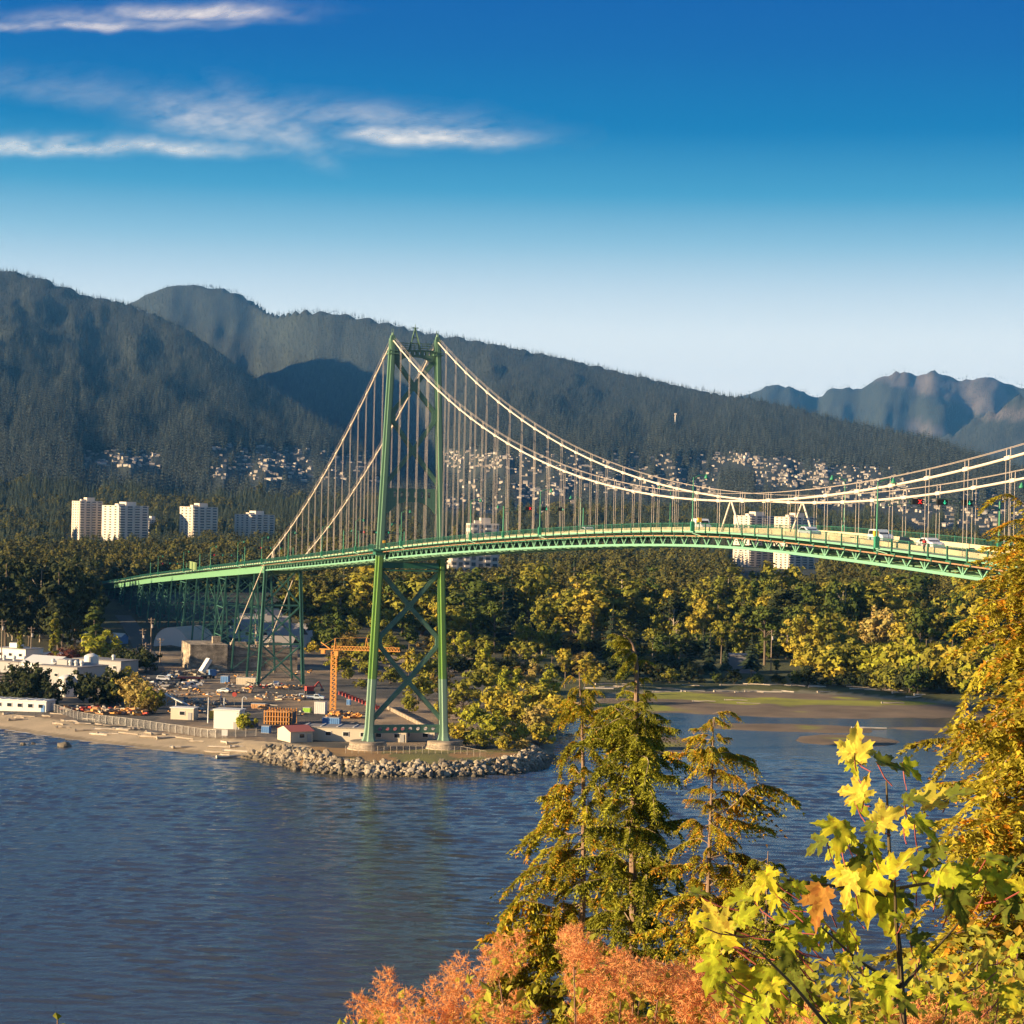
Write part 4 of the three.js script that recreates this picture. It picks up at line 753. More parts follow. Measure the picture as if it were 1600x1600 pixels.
// ---------------------------------------------------------------- shore: riprap, logs, fence
seed = 5150;
function boulder(k) { const g = new THREE.IcosahedronGeometry(1, 1), p = g.attributes.position; for (let i = 0; i < p.count; i++) { const v = V(p.getX(i), p.getY(i), p.getZ(i)), s = 1 + 0.55 * n2(v.x * 1.1 + k * 9, v.y * 1.1, v.z * 1.1 + k); p.setXYZ(i, v.x * s, v.y * s * 0.75, v.z * s * 0.9); } g.computeVertexNormals(); return g; }
const boulders = [0, 1, 2, 3, 4].map(boulder), stone = [mat(.34, .29, .21, 0.95), mat(.24, .20, .15, 0.95), mat(.42, .36, .27, 0.95), mat(.16, .135, .10, 0.95)];
{
  const line = [[-68, 551], [-62, 545], [-58, 539], [-52, 531], [-46, 524], [-38, 521.3], [-30, 519.5], [-22, 520.3], [-14, 521.5], [-6, 526], [1, 531], [6, 538], [9, 545], [11, 556], [12, 572]];
  const bank = thing('riprap_bank', 'bank of tan boulders along the point below the bridge tower', 'rock bank');
  const along = t => { const u = t * (line.length - 1), i = Math.min(line.length - 2, Math.floor(u)), f = u - i; return [lerp(line[i][0], line[i + 1][0], f), lerp(line[i][1], line[i + 1][1], f), line[i + 1][0] - line[i][0], line[i + 1][1] - line[i][1]]; };
  const place = (o, s0, s1) => {
    const t = rnd(), [x, d, dx, dy] = along(t), L = Math.hypot(dx, dy), k = rnd(), off = lerp(-1.6, lerp(11, 6.2, sstep(0.1, 0.4, t)), k);
    const px = x - dy / L * off + rr(-.4, .4), pd = d + dx / L * off + rr(-.4, .4), s = rr(s0, s1); o.position.set(px, lerp(-0.35, 2.75, k) + rr(-.1, .3), -pd); o.rotation.set(rr(0, 6), rr(0, 6), rr(0, 6)); o.scale.set(s, s * rr(.7, 1), s); return k;
  };
  for (let i = 0; i < 300; i++) { const o = shade(new THREE.Mesh(pick(boulders), stone[0])); o.name = 'boulder'; const k = place(o, 0.55, 1.25); o.material = k < 0.22 ? stone[3] : pick(stone); bank.add(o); }
  const im = new THREE.InstancedMesh(boulders[1], stone[0], 900), o = new THREE.Object3D(); im.name = 'small_boulders'; im.userData.kind = 'stuff'; shade(im);
  for (let i = 0; i < 900; i++) { const k = place(o, 0.3, 0.75); o.updateMatrix(); im.setMatrixAt(i, o.matrix); const c = k < 0.25 ? 0.45 : rr(0.6, 1.3); im.setColorAt(i, new THREE.Color().setRGB(c, c * .97, c * .92)); }
  bank.add(im);
  [[-117, 575, 'dark round boulder in the water off the beach'], [-126, 566, 'small wet rock left of the round boulder in the water'], [-121, 569, 'smallest wet rock beside the round boulder in the water']].forEach(([x, d, l], i) => { const r = solo('boulder', boulders[i], stone[3], l, 'boulder', onLevel([101, 36, 52][i], [1166, 1163, 1162][i], 0), i, 'boulders in the shallows'); const s = [1.6, .7, .7][i]; r.scale.set(s * 1.2, s, s); });
}
{ // drift logs
  const lg = [mat(.50, .42, .32, 0.9), mat(.40, .33, .25, 0.9), mat(.56, .49, .40, 0.9)];
  const log = (px, py, h, L, turn, label, group) => { const p = onLevel(px, py, h); const y = Math.max(0.1, heightAt(p.x, -p.z)), r = rr(.2, .36); const g = M().taper([V(-L / 2, 0, 0), V(-L / 6, rr(-.05, .12), .15), V(L / 6, rr(-.05, .12), -.1), V(L / 2, 0, 0)], r, r * .6, 7).cyl(V(-L / 2 - .1, 0, 0), V(-L / 2 + .4, 0, 0), r * 1.5, r, 7); solo('drift_log', g.geo, pick(lg), label, 'log', V(p.x, y + r * .6, p.z), turn, group); };
  for (let i = 0; i < 46; i++) { const t = rnd(), px = lerp(5, 375, t), py = lerp(1112, 1168, t) + rr(-7, 10); log(px, py, 1.5, rr(2.5, 8), rr(-.7, .5), px < 130 ? 'bleached drift log on the left stretch of the beach' : px < 260 ? 'bleached drift log on the middle stretch of the beach' : 'bleached drift log on the beach near the boulders', px < 130 ? 'drift logs, left beach' : px < 260 ? 'drift logs, middle beach' : 'drift logs, right beach'); }
  for (let i = 0; i < 40; i++) { const px = rr(930, 1440); log(px, 1079 + rr(-4, 4) + sstep(1330, 1440, px) * 12, .6, rr(4, 11), rr(-.5, .5), px < 1100 ? 'bleached drift log at the edge of the mud flat by the hemlocks' : px < 1270 ? 'bleached drift log at the edge of the mud flat below the hedge' : 'bleached drift log at the right end of the mud flat', px < 1100 ? 'logs by the hemlocks' : px < 1270 ? 'logs below the hedge' : 'logs at the right end'); }
  [[1150, 1095], [1170, 1100], [1100, 1097], [1395, 1100]].forEach(([x, y]) => log(x, y, .4, 8, .1, 'bleached drift log lying out on the green mud flat', 'logs out on the mud flat'));
  log(1358, 1137, .4, 11, .1, 'long drift log stranded on the sandbar in the river', null);
}
{ // chain-link fence along the beach
  const pts = [[-6, 1100], [60, 1107], [130, 1124], [200, 1133], [280, 1144], [345, 1152], [400, 1152]].map(([x, y]) => onLevel(x, y, 2)), steel = mat(.5, .47, .42, 0.5, { metalness: 0.5 });
  const t = thing('chain_link_fence', 'grey chain-link fence along the top of the beach', 'fence'); const curve = new THREE.CatmullRomCurve3(pts), N = 44, P = curve.getSpacedPoints(N);
  P.forEach(p => p.y = heightAt(p.x, -p.z));
  for (let i = 0; i <= N; i++) M().cyl(P[i], P[i].clone().add(V(0, 2.4, 0)), .06, .06, 5).build('post', steel, t);
  for (let i = 0; i < N; i++) { const m = M(), a = P[i], b = P[i + 1], q = (u, h) => a.clone().lerp(b, u).add(V(0, h, 0)); m.beam(q(0, 2.3), q(1, 2.3), .05); for (let k = 0; k < 10; k++) { m.beam(q(k / 10, .1), q(Math.min(1, k / 10 + .45), 2.25), .018).beam(q(k / 10, 2.25), q(Math.min(1, k / 10 + .45), .1), .018); } m.build('mesh_panel', steel, t); }
}
{ // fence and low rail by the piers
  const steel = mat(.42, .36, .28, 0.6), t = thing('pier_fence', 'low wire fence between and beside the tower piers', 'fence');
  for (let i = 0; i < 22; i++) { const a = onLevel(540 + i * 10, 1178 + (i > 18 ? (i - 18) * 2 : 0), 2), b = onLevel(550 + i * 10, 1178 + (i > 17 ? (i - 17) * 2 : 0), 2); for (const p of [a, b]) p.y = heightAt(p.x, -p.z); const m = M().cyl(a, a.clone().add(V(0, 2, 0)), .06, .06, 5).beam(a.clone().add(V(0, 1.95, 0)), b.clone().add(V(0, 1.95, 0)), .05); for (let k = 0; k < 6; k++) m.beam(a.clone().lerp(b, k / 6).add(V(0, .1, 0)), a.clone().lerp(b, k / 6).add(V(0, 1.9, 0)), .02); m.build('fence_panel', steel, t); }
}
// ---------------------------------------------------------------- works yard
const W = { white: mat(.68, .66, .62, 0.7), cream: mat(.58, .50, .38, 0.8), grey: mat(.36, .35, .34, 0.8), dark: mat(.10, .10, .10, 0.8), red: mat(.45, .07, .05, 0.6), orange: mat(.70, .32, .07, 0.8), yellow: mat(.70, .45, .04, 0.6), blue: mat(.10, .24, .50, 0.6), lumber: mat(.55, .30, .13, 0.85), steel: mat(.4, .4, .4, 0.5, { metalness: 0.6 }), glass: glassDark, roofGrey: mat(.26, .24, .23, 0.85), redRoof: mat(.42, .12, .10, 0.8), lime: mat(.30, .55, .06, 0.6), wood: mat(.32, .24, .17, 0.9), fabric: mat(.62, .62, .60, 0.8), tarp: mat(.5, .06, .03, 0.8) };
const yard = (px, py, h = 2) => { const p = onLevel(px, py, h); p.y = heightAt(p.x, -p.z); return p; };
const TURN = -0.5; // buildings stand square to the shore
function shed(px, py, w, d, h, wallM, roofM, label, o = {}) { // gabled or flat site building with door and windows
  const t = thing(o.name || 'shed', label, o.cat || 'shed', yard(px, py), o.turn ?? TURN, o.group);
  part('wall', M().box(w, h + .6, d, 0, h / 2 - .3, 0).geo, wallM, t);
  if (o.gable) { const e = .4, y = h + o.gable; M().tris([V(-w / 2 - e, h - .1, d / 2 + e), V(w / 2 + e, h - .1, d / 2 + e), V(w / 2 + e, y, 0), V(-w / 2 - e, h - .1, d / 2 + e), V(w / 2 + e, y, 0), V(-w / 2 - e, y, 0), V(w / 2 + e, h - .1, -d / 2 - e), V(-w / 2 - e, h - .1, -d / 2 - e), V(-w / 2 - e, y, 0), V(w / 2 + e, h - .1, -d / 2 - e), V(-w / 2 - e, y, 0), V(w / 2 + e, y, 0)]).build('roof', roofM, t); M().tris([V(-w / 2, h, d / 2), V(-w / 2, y - .1, 0), V(-w / 2, h, -d / 2), V(w / 2, h, d / 2), V(w / 2, h, -d / 2), V(w / 2, y - .1, 0)]).build('gable', wallM, t); }
  else M().box(w + .5, .3, d + .5, 0, h + .16, 0).build('roof', roofM, t);
  const n = o.win ?? Math.max(1, Math.floor(w / 5)); for (let i = 0; i < n; i++) { const x = lerp(-w / 2, w / 2, (i + .5) / n); const f = M().box(1.7, 1.3, .12, x, h * .58, d / 2 + .07).build('window', W.white, t); M().box(1.4, 1.0, .06, x, h * .58, d / 2 + .15).build('pane', W.glass, f); }
  M().box(1.1, 2.1, .12, w * .5 - 1.1, 1.05, d / 2 + .09).build('door', o.doorM || W.grey, t);
  if (o.ribs) for (let i = 0; i < o.ribs; i++) M().box(.35, .14, d + .5, lerp(-w / 2 + .6, w / 2 - .6, i / (o.ribs - 1)), h + .4, 0).build('roof_rib', W.white, t);
  for (let i = 0; i < (o.vents || 0); i++) { const x = lerp(-w / 2 + 1.5, w / 2 - 1.5, (i + .5) / o.vents); M().cyl(V(x, h, d * .15), V(x, h + 1.3, d * .15), .6, .5, 10).add(new THREE.SphereGeometry(.75, 10, 6).translate(x, h + 1.5, d * .15)).build('roof_vent', W.fabric, t); }
  if (o.block) M().box(w * .25, 1.8, d * .4, -w * .1, h + 1.2, 0).build('roof_block', wallM, t);
  return t;
}
shed(22, 1108, 24, 6, 3.1, W.white, W.white, 'long white ribbed shed with blue glazing behind the beach fence', { win: 7, ribs: 9, doorM: W.blue, turn: -.25 });
shed(30, 1034, 15, 10, 5, W.white, W.grey, 'white flat-roofed building with a raised roof block at the far left', { block: true, cat: 'building', name: 'building' });
shed(76, 1066, 14, 12, 7, W.white, W.fabric, 'white gabled works building left of the white tank', { gable: 2.2, cat: 'building', name: 'building' });
shed(112, 1070, 18, 16, 6.5, W.grey, W.roofGrey, 'works hall with a dark roof and round roof vents', { vents: 6, cat: 'building', name: 'building', block: true });
shed(130, 1038, 36, 8, 3.2, W.white, W.white, 'long low white building behind the vented works hall', { cat: 'building', name: 'building' });
shed(18, 1050, 22, 9, 4, W.grey, W.roofGrey, 'grey vented roof building behind the dark evergreens', { vents: 4, cat: 'building', name: 'building' });
shed(216, 1038, 8, 5, 3, W.white, W.white, 'small white hut at the left of the trestle road', {});
shed(165, 1052, 22, 10, 5, W.grey, W.roofGrey, 'brown-roofed works building right of the vented hall', { vents: 2, cat: 'building', name: 'building' });
shed(110, 1005, 14, 9, 5, W.fabric, W.fabric, 'pale round-roofed store behind the poplar', { gable: 3, cat: 'building', name: 'building' });
shed(186, 1008, 6, 5, 3, W.blue, W.fabric, 'small blue-white hut by the yellow-green tree', { gable: 1.5 });
shed(288, 1124, 7, 4, 3.2, W.cream, W.white, 'cream site cabin left of the white cabin', { turn: -.2 });
shed(358, 1138, 7.5, 5, 5.2, W.white, W.fabric, 'tall white site cabin behind the fence', { turn: -.2, win: 0 });
shed(461, 1158, 6.5, 9, 3, W.cream, W.redRoof, 'cream shed with a red roof near the boulders', { gable: 1.2, turn: .5 });
shed(530, 1157, 19, 7, 3.6, W.cream, W.roofGrey, 'long cream site office with a ribbed grey roof left of the tower', { ribs: 5, turn: -.1, win: 4 });
shed(608, 1158, 10, 5, 3, W.cream, W.redRoof, 'cream cabin with a red roof edge between the tower legs', { turn: -.1 });
shed(652, 1157, 10, 4.5, 3, W.cream, W.cream, 'plain cream container between the tower legs', { turn: -.1 });
for (const [px, py, w, d, h, m, l] of [[334, 1124, 2.4, 2.4, 2.6, W.yellow, 'yellow box beside the tall white cabin'], [416, 1146, 2.2, 2, 1.9, W.blue, 'blue bin near the yellow-green bush'], [518, 1132, 5, 2.4, 2, W.blue, 'blue container behind the site office'], [501, 1115, 3.4, 2.4, 3.6, W.white, 'white box beside the crane mast'], [480, 1113, 2.2, 2, 1.5, W.lime, 'lime green box left of the white box'], [352, 1067, 2.6, 2.6, 2.4, W.blue, 'blue tank in front of the anchorage'], [545, 1102, 1.2, 1.2, 1.8, W.blue, 'small blue booth right of the crane mast'], [405, 1108, 4.5, 2.4, 1.6, W.lumber, 'stack of brown crates right of the lamp post'], [386, 1070, 7, 2.6, 2.4, W.cream, 'cream container under the cable bent'], [395, 1137, 2.6, 2.2, 2, W.dark, 'dark bin behind the yellow-green bush']]) {
  const t = thing('container', l, 'container', yard(px, py), -.2); M().box(w, h, d, 0, h / 2, 0).build('body', m, t); M().box(w + .1, .14, d + .1, 0, h + .08, 0).box(w + .1, .14, d + .1, 0, .1, 0).build('rim', W.grey, t); const rb = M(); for (let k = 0; k < Math.ceil(w / .6); k++) rb.box(.12, h - .3, .08, -w / 2 + .3 + k * .6, h / 2, d / 2 + .04); rb.build('ribs', m, t);
}
for (const [px, py, r, h, l] of [[142, 1066, 2.5, 9, 'tall white tank with a domed top among the works'], [104, 1088, 2.6, 6, 'left one of the two squat white tanks'], [127, 1088, 2.6, 6, 'right one of the two squat white tanks']]) {
  const t = thing('tank', l, 'tank', yard(px, py), 0, 'white tanks of the works'); part('shell', new THREE.LatheGeometry([[0.01, h + 1], [r * .5, h + .8], [r * .9, h + .3], [r, h], [r, -.3]].map(([a, b]) => new THREE.Vector2(a, b)).reverse(), 24), W.white, t); M().add(new THREE.TorusGeometry(r, .1, 5, 24).rotateX(Math.PI / 2).translate(0, h * .6, 0)).box(.5, h, .2, 0, h / 2, r + .1).build('ladder', W.grey, t);
}
{ // fabric dome
  const t = thing('storage_dome', 'white fabric dome beside the trestle legs', 'dome', yard(288, 1008, 3), -.4), R = 8.6, pos = [], n = 14, L = 22;
  const P = (i, z) => { const a = i / n * Math.PI; return V(-Math.cos(a) * R, Math.pow(Math.sin(a), .9) * R * 1.0, z); };
  for (let i = 0; i < n; i++) pos.push(P(i, L / 2), P(i + 1, L / 2), P(i + 1, -L / 2), P(i, L / 2), P(i + 1, -L / 2), P(i, -L / 2)); M().tris(pos).build('cover', W.cream, t);
  const f = []; for (let i = 0; i < n; i++) f.push(V(0, 1, L / 2 - .1), P(i + 1, L / 2 - .1), P(i, L / 2 - .1)); M().tris(f).build('end_wall', W.white, t); M().box(R * 2.2, 2.2, L, 0, .3, -.3).build('base_wall', concreteDark, t);
}
{ // tower crane
  const o = yard(520, 1112), t = thing('tower_crane', 'orange tower crane standing left of the bridge tower', 'crane', o, -.12), hgt = 18.6, c = M(), w = .75;
  for (const [x, z] of [[-1, -1], [1, -1], [1, 1], [-1, 1]]) c.box(.2, hgt, .2, x * w, hgt / 2, z * w);
  for (let k = 0; k < 14; k++) { const y = k * hgt / 14, y2 = y + hgt / 14; for (const z of [-w, w]) c.beam(V(-w, y, z), V(w, y2, z), .11).beam(V(-w, y2, z), V(w, y2, z), .11); for (const x of [-w, w]) c.beam(V(x, y, w), V(x, y2, -w), .11); } c.build('mast', W.orange, t);
  const j = M(), JL = 20.5, jy = hgt + .5; for (const z of [-.5, .5]) j.beam(V(-4, jy, z), V(JL, jy, z), .16); j.beam(V(-1, jy + 1.1, 0), V(JL, jy + 1.1, 0), .16); for (let k = 0; k < 24; k++) { const x = -1 + k * (JL + 1) / 24, x2 = x + (JL + 1) / 48; for (const z of [-.5, .5]) j.beam(V(x, jy, z), V(x2, jy + 1.1, 0), .08).beam(V(x2, jy + 1.1, 0), V(x2 + (JL + 1) / 48, jy, z), .08); } j.build('jib', W.orange, t);
  M().beam(V(0, hgt, -.5), V(.3, hgt + 4, 0), .16).beam(V(0, hgt, .5), V(.3, hgt + 4, 0), .16).beam(V(1, hgt, 0), V(.3, hgt + 4, 0), .16).build('apex', W.orange, t);
  M().beam(V(9.6, jy + 1, 0), V(10, jy + 4, 0), .14).beam(V(10.5, jy + 1, 0), V(10, jy + 4, 0), .14).build('king_post', W.orange, t);
  M().beam(V(.3, hgt + 4, 0), V(10, jy + 4, 0), .05).beam(V(10, jy + 4, 0), V(19, jy + 1.2, 0), .05).beam(V(.3, hgt + 4, 0), V(-4, jy + 1, 0), .06).build('stay', W.orange, t);
  M().box(3.5, .3, 1.3, -2.8, jy + .1, 0).beam(V(-1, jy, 0), V(-4.2, jy + 2.2, 0), .3).box(1.2, 1.2, 1.6, -3.4, jy - .7, 0).build('counterweight', W.orange, t); M().box(1.2, 1.5, 1.2, .9, hgt - .6, .9).build('cab', W.orange, t); M().box(5, .7, 5, 0, .2, 0).build('base', concreteDark, t);
}
{ // timber formwork
  const t = thing('formwork', 'orange timber formwork frame around a dark pit in the yard', 'formwork', yard(438, 1131), -.1), m = M();
  for (let i = 0; i <= 10; i++) { for (const z of [-3.4, 3.4]) m.box(.25, rr(3.6, 4.6), .25, -4 + i * .8, 2.2, z); m.box(.16, .16, 7, -4 + i * .8, 4 + rr(-.2, .3), 0); } m.build('stud', W.orange, t);
  const r = M(); for (const y of [1, 2.4, 3.8]) for (const z of [-3.6, 3.6]) r.box(8.4, .2, .2, 0, y, z); r.build('rail', W.lumber, t); M().box(7.6, 3.4, .15, .3, 1.9, 3.1).box(.15, 3.4, 6, 4, 1.9, 0).build('board', W.dark, t);
}
const heap = (px, py, n, spread, sz, mats, name, label, cat) => { const t = thing(name, label, cat, yard(px, py), 0, name === 'material_pile' ? 'small piles in the yard' : undefined); for (let i = 0; i < n; i++) { const o = M().box(sz * rr(.6, 2.4), sz * rr(.25, .5), sz * rr(.3, .9), 0, 0, 0).build('piece', pick(mats), t, V(rr(-spread, spread), rr(.2, sz * 1.4), rr(-spread * .5, spread * .5))); o.rotation.set(rr(-.3, .3), rr(0, 3), rr(-.3, .3)); } };
heap(190, 1116, 70, 8, 1.3, [W.lumber, W.tarp, W.wood, W.cream, W.orange, W.dark], 'rubble_heap', 'heap of broken boards and orange netting behind the fence', 'rubble');
heap(545, 1122, 46, 6, 1.1, [W.orange, W.lumber, W.orange, W.dark], 'timber_stack', 'scattered orange timber right of the crane mast', 'timber'); heap(300, 1055, 40, 9, 1.4, [W.wood, W.cream, W.roofGrey, W.dark], 'scrap_heap', 'grey and tan scrap left of the anchorage', 'scrap'); heap(270, 1075, 46, 8, 1.3, [W.roofGrey, W.wood, W.steel, W.dark], 'scrap_heap', 'dark scrap and beams in the middle of the yard', 'scrap'); heap(440, 1093, 30, 8, 1.1, [W.lumber, W.cream, W.roofGrey], 'timber_stack', 'pale timber behind the formwork', 'timber'); heap(320, 1100, 34, 7, 1.1, [W.roofGrey, W.cream, W.dark, W.steel], 'scrap_heap', 'scrap heap behind the site cabins', 'scrap'); heap(245, 1090, 26, 6, 1.2, [W.cream, W.wood, W.dark], 'scrap_heap', 'tan scrap beside the autumn clump', 'scrap'); heap(120, 1112, 30, 6, 1.2, [W.tarp, W.lumber, W.dark, W.cream], 'rubble_heap', 'red netting and planks left of the big heap', 'rubble'); heap(420, 1075, 28, 7, 1.1, [W.cream, W.roofGrey, W.dark, W.red], 'scrap_heap', 'materials piled beneath the cable bent', 'scrap');
for (let i = 0; i < 60; i++) heap(rr(190, 475), rr(1052, 1120), 7, rr(1.5, 4), rr(.5, 1.1), [W.wood, W.cream, W.roofGrey, W.dark, W.lumber, W.steel, W.orange], 'material_pile', 'small mixed pile of building material lying in the yard', 'material pile');
{ // conveyor, sleepers, mast lights, poles, barriers
  const c = thing('conveyor', 'pale inclined conveyor in the yard left of the cabins', 'conveyor', yard(276, 1104), -.55); M().beam(V(-5, 3.6, 0), V(5, .6, 0), 1.0, .3).build('belt', W.fabric, c); M().box(.2, 3, .2, -4, 1.5, .3).build('support', W.steel, c); M().box(.2, 1.8, .2, 0, .9, .3).build('support', W.steel, c);
  for (const [px, base, top, l, lamp] of [[325, 1130, 1090, 'pale pole left of the tall white cabin'], [350, 1112, 1090, 'pale pole behind the tall white cabin'], [345, 1100, 1080, 'brown pole behind the tall white cabin'], [378, 1135, 1091, 'lamp pole with a curved top right of the white cabin', 1], [2, 1040, 968, 'utility pole at the left edge'], [48, 1035, 979, 'thick utility pole above the left roofs'], [235, 1040, 965, 'tall utility pole beside the trestle road'], [222, 1040, 982, 'double utility pole beside the trestle road'], [250, 1036, 997, 'utility pole with a transformer beside the road'], [227, 1050, 1004, 'short utility pole at the road foot'], [300, 1040, 1008, 'utility pole in front of the white dome'], [398, 1040, 975, 'pylon-like pole behind the anchorage'], [1206, 1085, 984, 'pale utility pole in the wood behind the mud flat'], [1057, 1060, 982, 'thin pale pole in the wood above the hemlock']]) {
    const o = px > 1000 ? (() => { const q = at(px, top, 850); return V(q.x, heightAt(q.x, 850), -850); })() : yard(px, base); const H = at(px, top, -o.z).y - o.y, t = thing(lamp ? 'lamp_pole' : 'utility_pole', l, 'pole', o, .2, 'poles of the yard and roadside');
    M().cyl(V(0, 0, 0), V(0, H, 0), .24, .14, 7).build('pole', H > 9 ? W.wood : W.fabric, t); if (lamp) M().tube([V(0, H - .1, 0), V(.4, H + .4, 0), V(1, H + .2, 0), V(1.1, H - .3, 0)], .12, 5).build('arm', W.fabric, t); else if (H > 7) { const m = M(); m.box(2.6, .16, .16, 0, H - .8, 0).box(2, .16, .16, 0, H - 1.8, 0); for (const x of [-1.1, -.4, .4, 1.1]) m.cyl(V(x, H - .75, 0), V(x, H - .35, 0), .07); m.build('crossarm', W.wood, t); if (H > 10) M().cyl(V(.4, H - 4, .2), V(.4, H - 2.6, .2), .35).build('transformer', W.grey, t); }
  }
  for (let i = 0; i < 13; i++) { const a = onLevel(536 + i * 5.2, 1085 + i * 2.1, 2); a.y = heightAt(a.x, -a.z); const t = thing('road_barrier', 'red plastic barrier in the row behind the crane', 'barrier', a, -.9, 'red barriers along the site road'); const sh = new THREE.Shape([[-.35, 0], [.35, 0], [.12, .5], [.12, 1.1], [-.12, 1.1], [-.12, .5]].map(([x, y]) => new THREE.Vector2(x, y))); part('body', new THREE.ExtrudeGeometry(sh, { depth: 1.7, bevelEnabled: false }), W.red, t); }
  { const t = thing('roadside_wall', 'pale concrete barrier wall along the site road', 'wall'); for (let i = 0; i < 16; i++) { const a = yard(600 + i * 5, 1105 + i * 2.6), b = yard(604.6 + i * 5, 1107.4 + i * 2.6); M().beam(a.add(V(0, .5, 0)), b.add(V(0, .5, 0)), .5, 1.2).build('block', concrete, t); } }
  car('pickup', white, yard(470, 1092), .1, 'white pickup truck right of the cable bent foot', 'site vehicles'); car('pickup', silver, yard(494, 1093), -.1, 'silver pickup truck behind the white box', 'site vehicles'); car('van', white, yard(296, 1076), .4, 'white van among the dark scrap', 'site vehicles'); car('suv', white, yard(306, 1072), .2, 'white car right of the white van in the yard', 'site vehicles');
  [[255, 1063, 'white car parked at the foot of the trestle road'], [268, 1060, 'silver car second along from the trestle road'], [431, 1072, 'silver car parked behind the cable bent'], [350, 1082, 'white car parked in the middle of the yard']].forEach(([x, y, l], i) => car(i % 2 ? 'sedan' : 'suv', i % 2 ? silver : white, yard(x, y), i * .9, l, 'site vehicles'));
  const tr = thing('dump_truck', 'dump truck with a raised white bed in front of the anchorage', 'truck', yard(322, 1060), .7); M().box(6, .5, 2.2, 0, 1, 0).build('chassis', W.dark, tr); M().box(1.8, 2.2, 2.3, 2.6, 2, 0).build('cab', W.blue, tr); const bd = M().box(5.6, 1.5, 2.3, 0, 0, 0).build('bed', W.white, tr, V(-.4, 4.6, 0)); bd.rotation.z = .95; for (const x of [-2, -.8, 2.4]) for (const z of [-1, 1]) M().cyl(V(x, .5, z - .2), V(x, .5, z + .2), .5, .5, 12).build('wheel', tyre, tr);
  const fl = thing('flatbed_trailer', 'red flatbed trailer left of the dump truck', 'trailer', yard(297, 1064), .1); M().box(9, .5, 2.4, 0, 1.2, 0).build('bed', W.red, fl); for (const x of [-3, -2, 3]) for (const z of [-1, 1]) M().cyl(V(x, .45, z - .2), V(x, .45, z + .2), .45, .45, 12).build('wheel', tyre, fl);
  const ex = thing('excavator', 'red excavator right of the cable bent', 'excavator', yard(484, 1084), .4); M().box(3, .9, .6, 0, .45, -1).box(3, .9, .6, 0, .45, 1).build('track', W.dark, ex); M().box(2.6, 1.5, 2.2, -.2, 1.8, 0).build('house', W.red, ex); M().beam(V(1, 1.8, .4), V(3, 4, .4), .45).beam(V(3, 4, .4), V(4.2, 1.8, .4), .35).build('boom', W.red, ex); M().box(.9, .8, 1, 4.2, 1.3, .4).build('bucket', W.dark, ex);
  const sg = thing('warning_sign', 'round red sign on a thin pole in the yard', 'sign', yard(366, 1102)); M().cyl(V(0, 0, 0), V(0, 3.8, 0), .06).build('pole', W.steel, sg); M().cyl(V(0, 3.4, -.05), V(0, 3.4, .1), .75, .75, 14).build('disc', W.red, sg);
  const ws = thing('notice_board', 'blank white board on the beach fence', 'board', yard(351, 1153)); M().cyl(V(-.6, 0, .1), V(-.6, 2, .1), .05).cyl(V(.6, 0, .1), V(.6, 2, .1), .05).build('post', W.steel, ws); M().box(1.6, 1.6, .1, 0, 1.6, .25).build('board', W.white, ws);
}
// houses behind the trestle
[[385, 938, 980, 1], [402, 948, 960, 0], [432, 932, 1010, 1], [452, 960, 930, 0], [438, 985, 880, 2], [395, 968, 1020, 1], [465, 940, 960, 1], [416, 930, 1060, 1]].forEach(([px, py, d, k], i) => { const q = at(px, py, d), g = heightAt(q.x, d), t = thing('house', ['white', 'pale', 'grey'][k % 3] + ' house seen through the trestle, ' + ['beside the near backstay', 'second from the backstay', 'highest of the group', 'right of the bent leg', 'lowest of the group', 'in the middle of the group', 'rightmost of the group', 'leftmost of the group'][i], 'house', V(q.x, g, -d), rr(-.5, .7)), h = 5.5; M().box(13, h, 9, 0, h / 2, 0).build('wall', [W.white, W.fabric, W.grey][k], t); const y = h + 3; M().tris([V(-7, h - .1, 5.2), V(7, h - .1, 5.2), V(7, y, 0), V(-7, h - .1, 5.2), V(7, y, 0), V(-7, y, 0), V(7, h - .1, -5.2), V(-7, h - .1, -5.2), V(-7, y, 0), V(7, h - .1, -5.2), V(-7, y, 0), V(7, y, 0)]).build('roof', W.roofGrey, t); for (const x of [-4, 0, 4]) M().box(1.6, 1.4, .1, x, h - 1.8, 4.56).build('window', W.glass, t); });
{ const q = at(1158, 1024, 850), t = thing('building', 'small grey building in the wood behind the mud flat', 'building', V(q.x, heightAt(q.x, 850), -850), .1), h = q.y - t.position.y; M().box(11, h, 8, 0, h / 2, 0).build('wall', W.roofGrey, t); M().box(11.6, .6, 8.6, 0, h + .3, 0).build('roof', W.roofGrey, t); }
// road curving up beside the trestle
{
  const pts = [[250, 1062], [238, 1040], [225, 1015], [212, 990], [200, 972], [192, 962]].map(([x, y], i) => { const p = onLevel(x, y, 2 + i * .6); p.y = heightAt(p.x, -p.z) + .12; return p; }), cv = new THREE.CatmullRomCurve3(pts), P = cv.getSpacedPoints(40), pos = [];
  for (let i = 0; i < 40; i++) { const a = P[i], b = P[i + 1], n = V(a.z - b.z, 0, b.x - a.x).normalize().multiplyScalar(4), q = (p, s) => { const r = p.clone().addScaledVector(n, s); r.y = heightAt(r.x, -r.z) + .1; return r; }; pos.push(q(a, -1), q(b, -1), q(b, 1), q(a, -1), q(b, 1), q(a, 1)); }
  solo('road', M().tris(pos).geo, mat(.07, .068, .066, .95), null, null, null, 0, null, 'structure');
}

